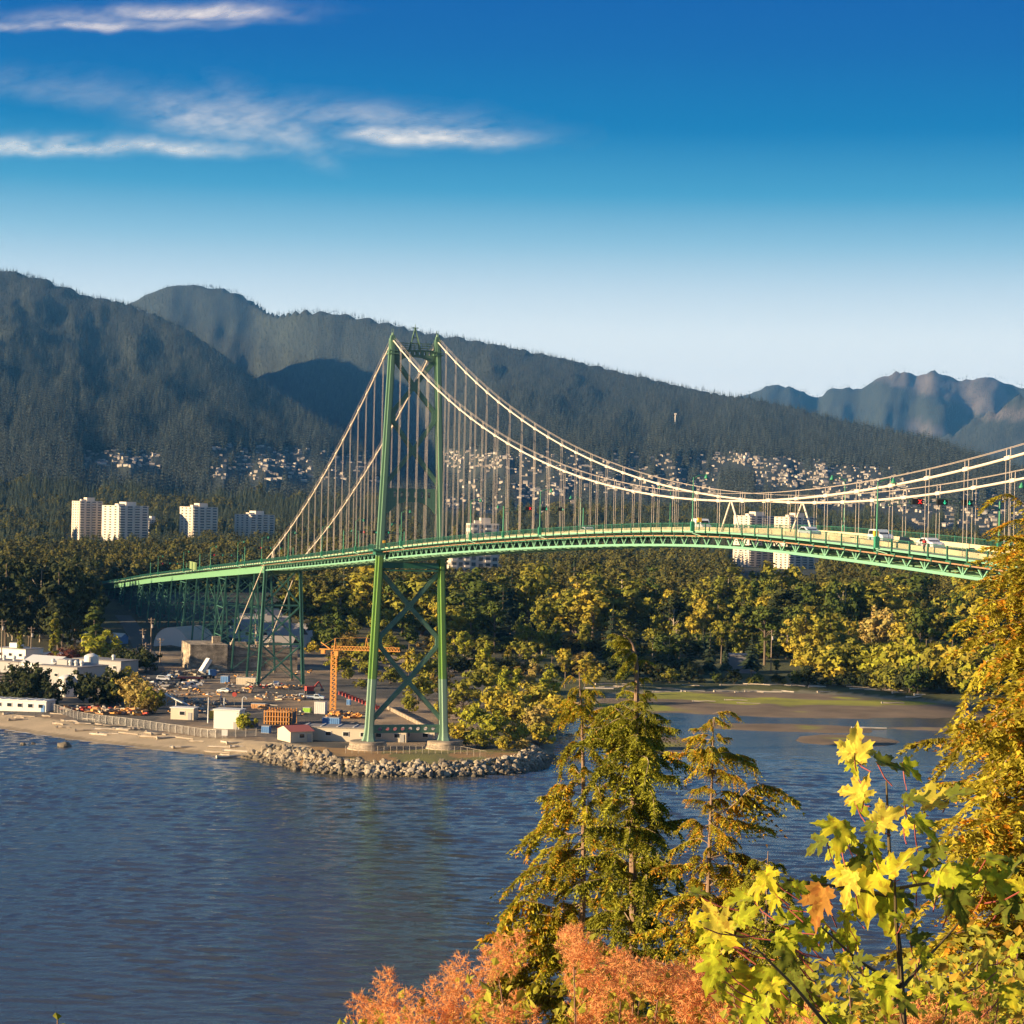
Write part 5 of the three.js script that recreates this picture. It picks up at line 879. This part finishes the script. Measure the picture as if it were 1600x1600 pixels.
{ // thin broken line of surf on the beach
  const line = [[-30, 1135], [0, 1140], [60, 1149], [110, 1156], [150, 1161], [200, 1167], [260, 1174], [320, 1180], [370, 1184]].map(([x, y]) => onLevel(x, y, 0)), P = new THREE.CatmullRomCurve3(line).getSpacedPoints(260), pos = [];
  for (let i = 0; i < 260; i++) {
    const w = Math.max(0, (1.1 - i * .0035) * (.5 + 2.2 * fbm(i * .09, 2.2, 3))), w2 = Math.max(0, (1.1 - (i + 1) * .0035) * (.5 + 2.2 * fbm((i + 1) * .09, 2.2, 3))), a = P[i], b = P[i + 1], j = .5 * fbm(i * .2, 7, 2), y = .16;
    if (w < .08 && w2 < .08) continue;
    pos.push(V(a.x, y, a.z + j), V(b.x, y, b.z + j), V(b.x, y, b.z + j - w2), V(a.x, y, a.z + j), V(b.x, y, b.z + j - w2), V(a.x, y, a.z + j - w));
  }
  solo('surf', M().tris(pos).geo, mat(.75, .76, .76, .8), null, null, null, 0, null, 'structure');
}

// ---------------------------------------------------------------- near hillside planting
seed = 31337;
const slopeAt = p => hillH(p.x, -p.z);
// a drooping spray: stem with rows of little scale-leaved twigs hanging from it
function conifBranch(L, o) { // a branch one metre long growing along +x, its twigs hanging in ragged tufts
  const pts = [], n = 9, kink = rr(-.12, .12); for (let i = 0; i <= n; i++) { const t = i / n; pts.push(V(t, o.rise * Math.sin(t * 2.2) - o.droop * t * t * t + kink * Math.sin(t * 7), .10 * Math.sin(t * 4 + o.ph))); }
  const P = t => { const u = clamp(t, 0, .999) * n, i = Math.floor(u); return pts[i].clone().lerp(pts[i + 1], u - i); };
  for (let t = o.bare; t < 1.02; t += o.step * rr(.5, 1.5)) {
    const tuft = .55 + .75 * Math.max(0, n2(t * 6 + o.ph * 5, o.ph)) * 2; if (rnd() > tuft + .2) continue;
    for (const sd of [-1, 1]) {
      const b = P(t), tl = o.twig * tuft * (1.05 - .45 * t) * rr(.45, 1.3), dir = V(rr(.3, .9), -o.hang * rr(.2, 1.5), sd * rr(.15, .95)).normalize(), base = o.tone * rr(.6, 1.4), warm = rnd() < o.warm ? rr(.25, 1) : 0;
      const k = Math.max(3, Math.round(tl / o.leaf * 1.25)), sideV = V(-dir.z, rr(-.3, .3), dir.x).normalize();
      for (let j = 0; j < k; j++) for (const e of [-1, 1]) {
        const f = (j + .3) / k, q = b.clone().addScaledVector(dir, tl * f).add(V(0, -tl * .5 * f * f, 0)), ll = o.leaf * (1.2 - .6 * f) * rr(.7, 1.5), d = dir.clone().multiplyScalar(.7).addScaledVector(sideV, e * rr(.3, 1)).add(V(0, rr(-.6, .3), 0)).normalize();
        const wv = d.clone().cross(randDir()).normalize().multiplyScalar(ll * o.fat), c = base * rr(.75, 1.25);
        L.tri(q.clone().add(wv), q.clone().sub(wv), q.clone().addScaledVector(d, ll), [c * (1 + warm * .8), c * (1 - warm * .15), c * (1 - warm * .3)]);
      }
    }
  }
  return pts;
}
const needle = leafMat(.40, .37, .026, .4), cedarLeaf = leafMat(.42, .36, .028, .4), darkNeedle = leafMat(.29, .29, .022, .36), barkNear = mat(.26, .17, .11, .95), twigMat = mat(.34, .25, .17, .9);
function conifer(name, label, foot, spine, r0, branches, leafM, o) { // spine: world points up the trunk
  const t = thing(name, label, 'tree', foot), loc = spine.map(p => p.clone().sub(foot)), cv = new THREE.CatmullRomCurve3(loc), sp = cv.getPoints(24);
  M().taper(sp, r0, r0 * .1, 8).build('trunk', barkNear, t);
  const topY = loc[loc.length - 1].y;
  const variants = []; for (let v = 0; v < 9; v++) { const L = new Leaves(), pts = conifBranch(L, { ...o, ph: v * 1.3, rise: o.rise * rr(-.3, 1.6), droop: o.droop * rr(.2, 1.7), tone: rr(.8, 1.2) }); variants.push({ leaf: L.geo, stem: M().taper(pts, .011, .003, 4).geo }); }
  for (const [h, az, len, tilt] of branches) { // height down from the top in metres
    const y = topY - h; let p = sp[0]; for (const q of sp) if (Math.abs(q.y - y) < Math.abs(p.y - y)) p = q;
    const v = pick(variants), b = part('branch', v.stem, twigMat, t, V(p.x, y, p.z)); b.rotation.set(0, az, tilt, 'YXZ'); b.scale.setScalar(len);
    part('foliage', v.leaf, leafM, b);
  }
  return t;
}
const brush = (n, h0, h1, len, spread = 6.28, az0 = 0) => Array.from({ length: n }, (_, i) => { const f = i / n, h = lerp(h0, h1, f) + rr(-.12, .12); return [h, az0 + (spread < 6 ? rr(-.5, .5) * spread : i * 2.4 + rr(-.4, .4)), len(f) * rr(.45, 1.3), rr(-.35, .35)]; });
{
  const D = 44, o = { step: .017, twig: .42, hang: .9, leaf: .064, fat: .28, bare: .06, rise: .16, droop: .4, warm: .06 };
  const base = (px, d) => { const q = at(px, 1500, d); return V(q.x, hillH(q.x, d) - .3, -d); };
  let f = base(990, D); // the hemlock with the nodding leader
  conifer('hemlock_tree', 'tallest dark hemlock with a bare nodding leader in front of the river', f, [f, at(990, 1500, D), at(989, 1300, D), at(993, 1150, D), at(995, 1060, D), at(993, 1025, D), at(986, 1003, D), at(974, 992, D)], .10,
    [...brush(9, .0, .5, () => .42, 2.2, Math.PI), ...brush(5, .6, 1.2, () => .3), ...brush(26, 1.2, 2.6, k => .55 + k * .7), ...brush(90, 1.6, 8.6, k => .9 + k * .45), ...brush(24, 2.4, 8.2, k => .8 + .3 * k, 2.4, 0)], darkNeedle, { ...o, hang: 1.2, droop: .42 });
  f = base(908, 46);
  conifer('hemlock_tree', 'thinner hemlock with bare branch ends left of the tallest one', f, [f, at(908, 1500, 46), at(912, 1300, 46), at(910, 1150, 46), at(905, 1050, 46)], .095, [...brush(20, .1, 1.2, k => .4 + .45 * k), ...brush(74, .6, 7.6, k => .55 + k * 1.1), ...brush(20, 2.4, 7.6, k => 1.3 + .9 * k, 1.6, Math.PI)], needle, { ...o, bare: .22, warm: .2 });
  f = base(1108, 40);
  conifer('hemlock_tree', 'small hemlock with warm-tinged foliage right of the tallest one', f, [f, at(1104, 1500, 40), at(1108, 1350, 40), at(1112, 1230, 40), at(1115, 1122, 40)], .075, [...brush(20, .0, 1.0, k => .4 + .4 * k), ...brush(70, .4, 5.2, k => .45 + .75 * k), ...brush(12, 1.6, 4.6, () => 1.35, 1.6, 0)], needle, { ...o, bare: .2, warm: .35 });
  f = base(1190, 38);
  conifer('hemlock_tree', 'low dark hemlock half hidden behind the maple', f, [f, at(1195, 1520, 38), at(1200, 1330, 38)], .07, brush(40, .1, 3.2, k => .4 + .9 * k), darkNeedle, o);
  // golden cedar filling the right edge
  const Dc = 21, fc = (() => { const q = at(1668, 1500, Dc); return V(q.x, hillH(q.x, Dc) - .3, -Dc); })();
  conifer('cedar_tree', 'big golden cedar filling the right edge of the view', fc, [fc, at(1668, 1500, Dc), at(1662, 1150, Dc), at(1645, 815, Dc)], .22,
    [...brush(90, .02, 5.6, k => .35 + Math.pow(k, .6) * 1.25), ...brush(200, .2, 6.2, k => .55 + Math.pow(k, .6) * 1.15, 2.7, Math.PI + .6)], cedarLeaf, { step: .021, twig: .36, hang: .25, leaf: .043, fat: .3, bare: .06, rise: .4, droop: .2, warm: .12 });
}
// ---- smoke bush
{
  const hairMat = leafMat(.84, .42, .16, .4), stemM = mat(.22, .12, .08, .9), leafM = leafMat(.40, .40, .04, .4);
  const plumes = [0, 1, 2, 3].map(() => { const L = new Leaves(), N = 30; for (let i = 0; i < N; i++) { const t = i / N, a = i * 2.4, r = .075 * Math.pow(Math.sin(Math.PI * (.16 + .8 * t)), .8) * rr(.5, 1.25), q = V(0, t * .17, 0), e = V(Math.cos(a) * r, t * .17 + .03, Math.sin(a) * r); const k = 24; for (let j = 0; j < k; j++) { const p = q.clone().lerp(e, Math.pow(rnd(), .6)), d = e.clone().sub(q).normalize().multiplyScalar(.4).add(randDir()).normalize(), len = rr(.012, .032), w = d.clone().cross(randDir()).normalize().multiplyScalar(.0017), c = rr(.7, 1.3); L.tri(p.clone().sub(w), p.clone().add(w), p.clone().addScaledVector(d, len), [c, c * rr(.9, 1.1), c * rr(.85, 1.15)]); } } return L.geo; });
  const oval = (() => { const L = new Leaves(); for (let i = 0; i < 1; i++) { const c = [1, 1, 1]; const a = V(0, 0, 0), b = V(.02, .006, .022), t = V(0, -.004, .06), d = V(-.02, .006, .022), m = V(0, .0, .03); L.tri(a, b, m, c); L.tri(b, t, m, c); L.tri(t, d, m, c); L.tri(d, a, m, c); } return L.geo; })();
  const foot = at(930, 1900, 9.6); foot.y = slopeAt(foot) - .05;
  const bush = thing('smoke_bush', 'smoke bush with fluffy salmon pink plumes in the foreground', 'bush', foot);
  const outline = [[570, 1540], [620, 1505], [680, 1520], [740, 1475], [790, 1445], [820, 1455], [860, 1470], [890, 1440], [925, 1425], [950, 1465], [1000, 1490], [1050, 1490], [1090, 1480], [1130, 1530], [1200, 1530], [1300, 1530], [1560, 1530]];
  const topAt = x => { for (let i = 0; i < outline.length - 1; i++) if (x <= outline[i + 1][0]) return lerp(outline[i][1], outline[i + 1][1], (x - outline[i][0]) / (outline[i + 1][0] - outline[i][0])); return 1590; };
  const hub = foot.clone().add(V(0, .5, 0)), stems = M(), lv = new Leaves();
  for (let i = 0; i < 290; i++) {
    const px = i < 190 ? rr(575, 1180) : rr(900, 1580), ty = topAt(px), dep = px > 1180 ? rr(7.4, 8.6) : rr(8.7, 10.4), py = ty + (i < 40 ? rr(62, 88) : 72 + Math.pow(rnd(), 1.0) * 240), p = at(px, py, dep).sub(foot);
    const o = part('plume', pick(plumes), hairMat, bush, p); o.rotation.set(rr(-.6, .6), rr(0, 6), rr(-.7, .7)); o.scale.setScalar(rr(.65, 1.15));
    if (i % 3 === 0) stems.taper([hub.clone().sub(foot), p.clone().lerp(hub.clone().sub(foot), .45).add(V(0, -.12, 0)), p], .012, .003, 4);
    for (let k = 0; k < 9; k++) { const b = randDir().multiplyScalar(rr(.05, .2)).add(p).add(V(0, -.06, 0)), u = randDir(), s = rr(.6, 1.2), g = oval.attributes.position, q = new THREE.Quaternion().setFromUnitVectors(V(0, 1, 0), u), c = rr(.6, 1.25); for (let j = 0; j < g.count; j += 3) lv.tri(...[0, 1, 2].map(e => V(g.getX(j + e), g.getY(j + e), g.getZ(j + e)).multiplyScalar(s).applyQuaternion(q).add(b)), [c, c * rr(.9, 1.05), c]); }
  }
  stems.build('stem', stemM, bush); const lf = part('leaves', lv.geo, leafM, bush); lf.userData.kind = 'stuff';
  // leafy undergrowth below the maple
  const f2 = at(1420, 1900, 8.2); f2.y = slopeAt(f2) - .05; const und = thing('undergrowth', 'tangle of small yellow-green leaves at the lower right', 'undergrowth', f2), ul = new Leaves(), us = M();
  for (let i = 0; i < 3000; i++) { const px = rr(1130, 1640), py = lerp(1505 + 50 * fbm(px * .02, 3, 3) + (px < 1250 ? 50 : 0) - (px > 1500 ? 60 : 0), 1720, Math.pow(rnd(), .9)), p = at(px, py, rr(7.6, 10)).sub(f2), u = V(rr(-.7, .4), rr(.2, 1), rr(.1, 1)).normalize(), q = new THREE.Quaternion().setFromUnitVectors(V(0, 1, 0), u).multiply(new THREE.Quaternion().setFromAxisAngle(V(0, 1, 0), rr(0, 6))), s = rr(.45, 1.0), g = oval.attributes.position, c = rr(.5, 1.2), w = rnd() < .2 ? .5 : 0; for (let j = 0; j < g.count; j += 3) ul.tri(...[0, 1, 2].map(e => V(g.getX(j + e), g.getY(j + e), g.getZ(j + e)).multiplyScalar(s).applyQuaternion(q).add(p)), [c * (1 + w), c * (1 - w * .2), c]); if (i % 30 === 0) us.taper([V(0, .1, 0), p.clone().multiplyScalar(.5), p], .008, .003, 4); }
  part('leaves', ul.geo, leafM, und).userData.kind = 'stuff'; us.build('stem', stemM, und);
  // single twig tip at the lower left
  const f3 = at(88, 1900, 9); f3.y = slopeAt(f3) - .05; const tw = thing('twig', 'green leaf tip poking into the lower left edge', 'twig', f3), top = at(90, 1594, 9).sub(f3); M().taper([V(0, 0, 0), top.clone().multiplyScalar(.5), top], .01, .003, 5).build('stem', stemM, tw); for (let i = 0; i < 4; i++) { const o = part('leaf', oval, leafM, tw, top.clone().add(V(0, -.02 * i, 0))); o.rotation.set(rr(-1, 0), i * 1.6, 0); }
}
// ---- young maple
{
  const half = [[0, 0], [.06, -.03], [.13, -.10], [.17, -.06], [.27, -.07], [.26, .02], [.36, .05], [.30, .12], [.22, .15], [.28, .22], [.40, .26], [.38, .34], [.46, .43], [.36, .42], [.33, .48], [.24, .42], [.12, .36], [.13, .46], [.20, .55], [.13, .62], [.14, .74], [.06, .78], [0, .96]];
  const leafGeo = v => { // five-lobed blade with raised ribs, folded along its midrib and drooping at the lobes
    const sh = new THREE.Shape([...half, ...half.slice(1, -1).reverse().map(([x, y]) => [-x * (1 + .12 * Math.sin(v * 3 + y * 4)), y])].map(([x, y]) => new THREE.Vector2(x, y))), L = new Leaves();
    const flat = new THREE.ShapeGeometry(sh), p = flat.attributes.position, id = flat.index.array, fold = [.25, .5, .12, .4, .6][v], droop = [.25, .5, .7, .35, .9][v];
    const lift = (x, y) => V(x, y, Math.abs(x) * fold - droop * (x * x * .9 + Math.max(0, y - .3) ** 2 * .55) + .03 * Math.sin(x * 14 + v) * Math.cos(y * 9));
    for (let i = 0; i < id.length; i += 3) {
      const q = [0, 1, 2].map(e => [p.getX(id[i + e]), p.getY(id[i + e])]), sub = (a, b, c, n) => { if (n) { const m = (s, t) => [(s[0] + t[0]) / 2, (s[1] + t[1]) / 2], ab = m(a, b), bc = m(b, c), ca = m(c, a); sub(a, ab, ca, n - 1); sub(ab, b, bc, n - 1); sub(ca, bc, c, n - 1); sub(ab, bc, ca, n - 1); } else { const mx = (a[0] + b[0] + c[0]) / 3, my = (a[1] + b[1] + c[1]) / 3; let rib = 9; for (const [tx, ty] of [[0, .95], [.42, .4], [-.42, .4], [.3, .02], [-.3, .02]]) { const t = clamp((mx * tx + my * ty) / (tx * tx + ty * ty), 0, 1); rib = Math.min(rib, Math.hypot(mx - tx * t, my - ty * t)); } const spot = n2(mx * 9 + v * 5, my * 9) > .34 ? .62 : 1, k = (.88 + .3 * n2(mx * 4 + v * 7, my * 4) + (rib < .022 ? .22 : 0)) * spot, edge = (Math.hypot(mx, my - .2) > .45 ? .12 : 0) + (spot < 1 ? .25 : 0); const nv = (x, y) => { const e = .01, p0 = lift(x, y); return lift(x + e, y).sub(p0).cross(lift(x, y + e).sub(p0)).normalize(); }; L.tri(lift(...a), lift(...b), lift(...c), [k * (1 + edge), k, k * .9], nv((a[0] + b[0] + c[0]) / 3, (a[1] + b[1] + c[1]) / 3)); [a, b, c].forEach((q, z) => { const N = nv(...q), o = L.n.length - 9 + z * 3; L.n[o] = N.x; L.n[o + 1] = N.y; L.n[o + 2] = N.z; }); } };
      sub(...q, 2);
    }
    return L.geo;
  };
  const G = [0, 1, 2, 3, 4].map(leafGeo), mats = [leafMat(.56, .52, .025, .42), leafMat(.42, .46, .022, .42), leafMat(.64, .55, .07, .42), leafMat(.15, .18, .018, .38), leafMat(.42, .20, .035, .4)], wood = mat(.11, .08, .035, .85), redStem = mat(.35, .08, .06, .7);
  const D = 7, foot = at(1418, 1950, D); foot.y = slopeAt(foot) - .05;
  const tree = thing('maple_sapling', 'young maple with big yellow-green lobed leaves at the lower right', 'sapling', foot), loc = (px, py, d = D) => at(px, py, d).sub(foot);
  const stem = M(); stem.taper([V(0, 0, 0), loc(1412, 1600), loc(1405, 1480), loc(1392, 1380), loc(1388, 1290), loc(1385, 1220)], .014, .003, 7).taper([loc(1410, 1560), loc(1400, 1440, 6.9), loc(1398, 1370, 6.8)], .009, .003, 6); stem.build('stem', wood, tree);
  const limb = (a, m, b) => M().taper([a, m, b], .007, .003, 5).build('branch', wood, tree);
  limb(loc(1409, 1545), loc(1340, 1500, 6.8), loc(1285, 1450, 6.6)); limb(loc(1410, 1542), loc(1455, 1490, 7.1), loc(1500, 1440, 7.2)); limb(loc(1290, 1600, 6.5), loc(1240, 1540, 6.4), loc(1180, 1480, 6.3)); limb(loc(1392, 1390), loc(1450, 1380, 7), loc(1530, 1375, 7)); limb(loc(1390, 1400), loc(1310, 1385, 6.9), loc(1230, 1375, 6.8));
  // photo x, y of the leaf's middle, size in pixels, direction of the tip (0 = up, clockwise), colour, tilt away
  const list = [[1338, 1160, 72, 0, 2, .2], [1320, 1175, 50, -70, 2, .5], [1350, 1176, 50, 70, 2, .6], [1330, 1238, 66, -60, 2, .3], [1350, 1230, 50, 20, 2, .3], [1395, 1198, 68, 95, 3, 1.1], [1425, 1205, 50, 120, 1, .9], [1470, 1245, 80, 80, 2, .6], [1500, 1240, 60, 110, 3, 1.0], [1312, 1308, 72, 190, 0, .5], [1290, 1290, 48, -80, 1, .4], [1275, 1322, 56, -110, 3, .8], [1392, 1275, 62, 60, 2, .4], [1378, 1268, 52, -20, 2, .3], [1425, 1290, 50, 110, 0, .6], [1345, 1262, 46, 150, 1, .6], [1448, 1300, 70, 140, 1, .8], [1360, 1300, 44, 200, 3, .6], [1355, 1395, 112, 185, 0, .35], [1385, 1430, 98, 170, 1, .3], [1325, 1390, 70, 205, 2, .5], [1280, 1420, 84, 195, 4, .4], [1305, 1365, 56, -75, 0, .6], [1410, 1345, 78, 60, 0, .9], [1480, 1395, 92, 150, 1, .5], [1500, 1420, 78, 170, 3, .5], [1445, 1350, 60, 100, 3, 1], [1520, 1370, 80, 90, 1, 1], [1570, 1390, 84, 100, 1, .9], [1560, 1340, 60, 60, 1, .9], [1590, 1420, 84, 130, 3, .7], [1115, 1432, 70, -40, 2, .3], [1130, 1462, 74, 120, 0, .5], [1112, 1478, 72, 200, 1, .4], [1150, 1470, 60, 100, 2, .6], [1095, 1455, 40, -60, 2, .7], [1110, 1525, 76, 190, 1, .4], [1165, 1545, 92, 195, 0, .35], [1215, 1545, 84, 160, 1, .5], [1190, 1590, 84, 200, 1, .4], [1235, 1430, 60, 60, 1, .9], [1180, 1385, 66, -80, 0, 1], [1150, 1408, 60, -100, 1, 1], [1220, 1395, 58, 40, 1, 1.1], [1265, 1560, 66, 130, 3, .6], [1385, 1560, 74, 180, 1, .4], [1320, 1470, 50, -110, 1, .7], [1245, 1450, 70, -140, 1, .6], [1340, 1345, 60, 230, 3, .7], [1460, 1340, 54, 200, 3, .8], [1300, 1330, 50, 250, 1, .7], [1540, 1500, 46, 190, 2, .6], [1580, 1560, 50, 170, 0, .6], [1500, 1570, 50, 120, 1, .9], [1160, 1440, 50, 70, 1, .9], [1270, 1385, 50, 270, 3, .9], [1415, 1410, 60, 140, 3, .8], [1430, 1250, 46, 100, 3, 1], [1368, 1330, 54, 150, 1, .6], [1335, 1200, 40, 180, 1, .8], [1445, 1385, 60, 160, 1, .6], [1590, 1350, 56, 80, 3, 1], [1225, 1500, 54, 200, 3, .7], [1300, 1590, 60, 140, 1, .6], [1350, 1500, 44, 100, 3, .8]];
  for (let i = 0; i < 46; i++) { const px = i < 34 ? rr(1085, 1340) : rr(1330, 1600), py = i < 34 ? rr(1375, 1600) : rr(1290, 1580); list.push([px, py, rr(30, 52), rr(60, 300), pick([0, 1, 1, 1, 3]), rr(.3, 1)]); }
  const pet = M();
  for (const [px, py, sz, dir, c, tl] of list) {
    const dep = rr(6.6, 7.3), s = sz / FOCAL * dep * 0.95, p = loc(px, py, dep), o = part('leaf', pick(G), mats[c], tree, p), a = -dir * Math.PI / 180 + rr(-.15, .15);
    o.rotation.order = 'XYZ'; o.rotation.set(-tl * .95 + rr(-.35, .35), rr(-1.0, .45), a); o.scale.setScalar(s);
    const up = V(-Math.sin(a), Math.cos(a), 0), mid = V(0, .42, 0).applyEuler(o.rotation).multiplyScalar(s); o.position.sub(mid);
    const root = o.position.clone(), stemPt = loc(lerp(px, 1392, .25), py + 30, lerp(dep, 7, .3)); pet.taper([root, root.clone().lerp(stemPt, .5).add(V(0, -.012, 0)), stemPt], .0022, .0022, 4);
  }
  pet.build('leaf_stalk', redStem, tree).userData.kind = 'stuff';
}
// ---------------------------------------------------------------- thin cloud
{
  seed = 99;
  // each cloud is a slanting sheet of ice crystals, surveyed like everything else, its wisps laid out in kilometres along the sheet
  const streak = (strokes, cx, cy, s, label) => {
    const O = at(cx, cy, 28000), ang = .75, t = V(Math.cos(ang), 0, Math.sin(ang)), n = V(-Math.sin(ang), 0, Math.cos(ang)), w = V(0, .8, 0).addScaledVector(n, .6), nn = t.clone().cross(w);
    const hit = (px, py) => { const d = at(px, py, 1).sub(V(0, EYE, 0)), k = O.clone().sub(V(0, EYE, 0)).dot(nn) / d.dot(nn), p = d.multiplyScalar(k).add(V(0, EYE, 0)).sub(O); return [p.dot(t) / 1000, p.dot(w) / 1000]; };
    const st = strokes.map(([x, y, hx, hy, k, slope]) => { const c = hit(x, y), r = hit(x + 20, y + slope * 20), u = hit(x, y - 20); return { c, hx: hx * Math.abs(r[0] - c[0]) / 20, hy: hy * Math.abs(u[1] - c[1]) / 20, k, sl: (r[1] - c[1]) / (r[0] - c[0]) }; });
    const U0 = Math.min(...st.map(q => q.c[0] - q.hx * 1.5)), U1 = Math.max(...st.map(q => q.c[0] + q.hx * 1.5)), V0 = Math.min(...st.map(q => q.c[1] - q.hy * 2.6 - Math.abs(q.sl) * q.hx)), V1 = Math.max(...st.map(q => q.c[1] + q.hy * 2.6 + Math.abs(q.sl) * q.hx));
    const W = 1536, H = 384, d = new Uint8Array(W * H * 4);
    for (let j = 0; j < H; j++) for (let i = 0; i < W; i++) {
      const u = lerp(U0, U1, i / W), v = lerp(V0, V1, j / H), wob = .10 * fbm(u * 1.1 + s, v * 1.6, 3); let a = 0;
      for (const q of st) { const e = (u - q.c[0]) / q.hx, f = (v - q.c[1] - q.sl * (u - q.c[0]) + wob) / q.hy; a = Math.max(a, q.k * Math.exp(-Math.pow(Math.abs(e), 3)) * Math.exp(-f * f * (f < 0 ? 1.8 : .7))); }
      const wisp = clamp(.66 + 1.1 * fbm(u * .8 + v * 1.6 + s, v * 4.2 - u * .5, 5) + .4 * fbm(u * 4, v * 13, 3), 0, 1.2), q = clamp(a * wisp * .66, 0, 1), o = (j * W + i) * 4; d[o] = d[o + 1] = d[o + 2] = q * 255; d[o + 3] = 255;
    }
    const tex = new THREE.DataTexture(d, W, H); tex.magFilter = THREE.LinearFilter; tex.minFilter = THREE.LinearFilter; tex.needsUpdate = true;
    const g = new THREE.PlaneGeometry(1, 1, 60, 14), p = g.attributes.position;
    for (let i = 0; i < p.count; i++) { const u = lerp(U0, U1, p.getX(i) + .5), v = lerp(V0, V1, p.getY(i) + .5), q = O.clone().addScaledVector(t, u * 1000).addScaledVector(w, v * 1000).addScaledVector(nn, 120 * n2(u * .4, v * .9)); p.setXYZ(i, q.x, q.y, q.z); }
    g.computeVertexNormals();
    solo('cloud', g, new THREE.MeshPhysicalMaterial({ color: 0xffffff, roughness: 1, transmission: .35, thickness: 0, alphaMap: tex, transparent: true, side: THREE.DoubleSide, specularIntensity: 0 }), label, 'cloud', null, 0, 'thin evening clouds').castShadow = false;
  };
  streak([[60, 232, 330, 14, .62, .005], [350, 195, 130, 34, .42, .05], [675, 213, 135, 17, .75, .01], [430, 205, 70, 40, .45, .35], [560, 190, 240, 26, .25, .06], [120, 150, 200, 30, .10, .12]], 350, 200, 3, 'long wispy white cloud streak across the left half of the sky');
  streak([[80, 40, 260, 9, .5, -.02], [300, 22, 130, 12, .72, .02], [180, 25, 250, 14, .25, -.03]], 200, 28, 8, 'short wispy white cloud streak at the top left');
}
renderer.render(scene, camera);
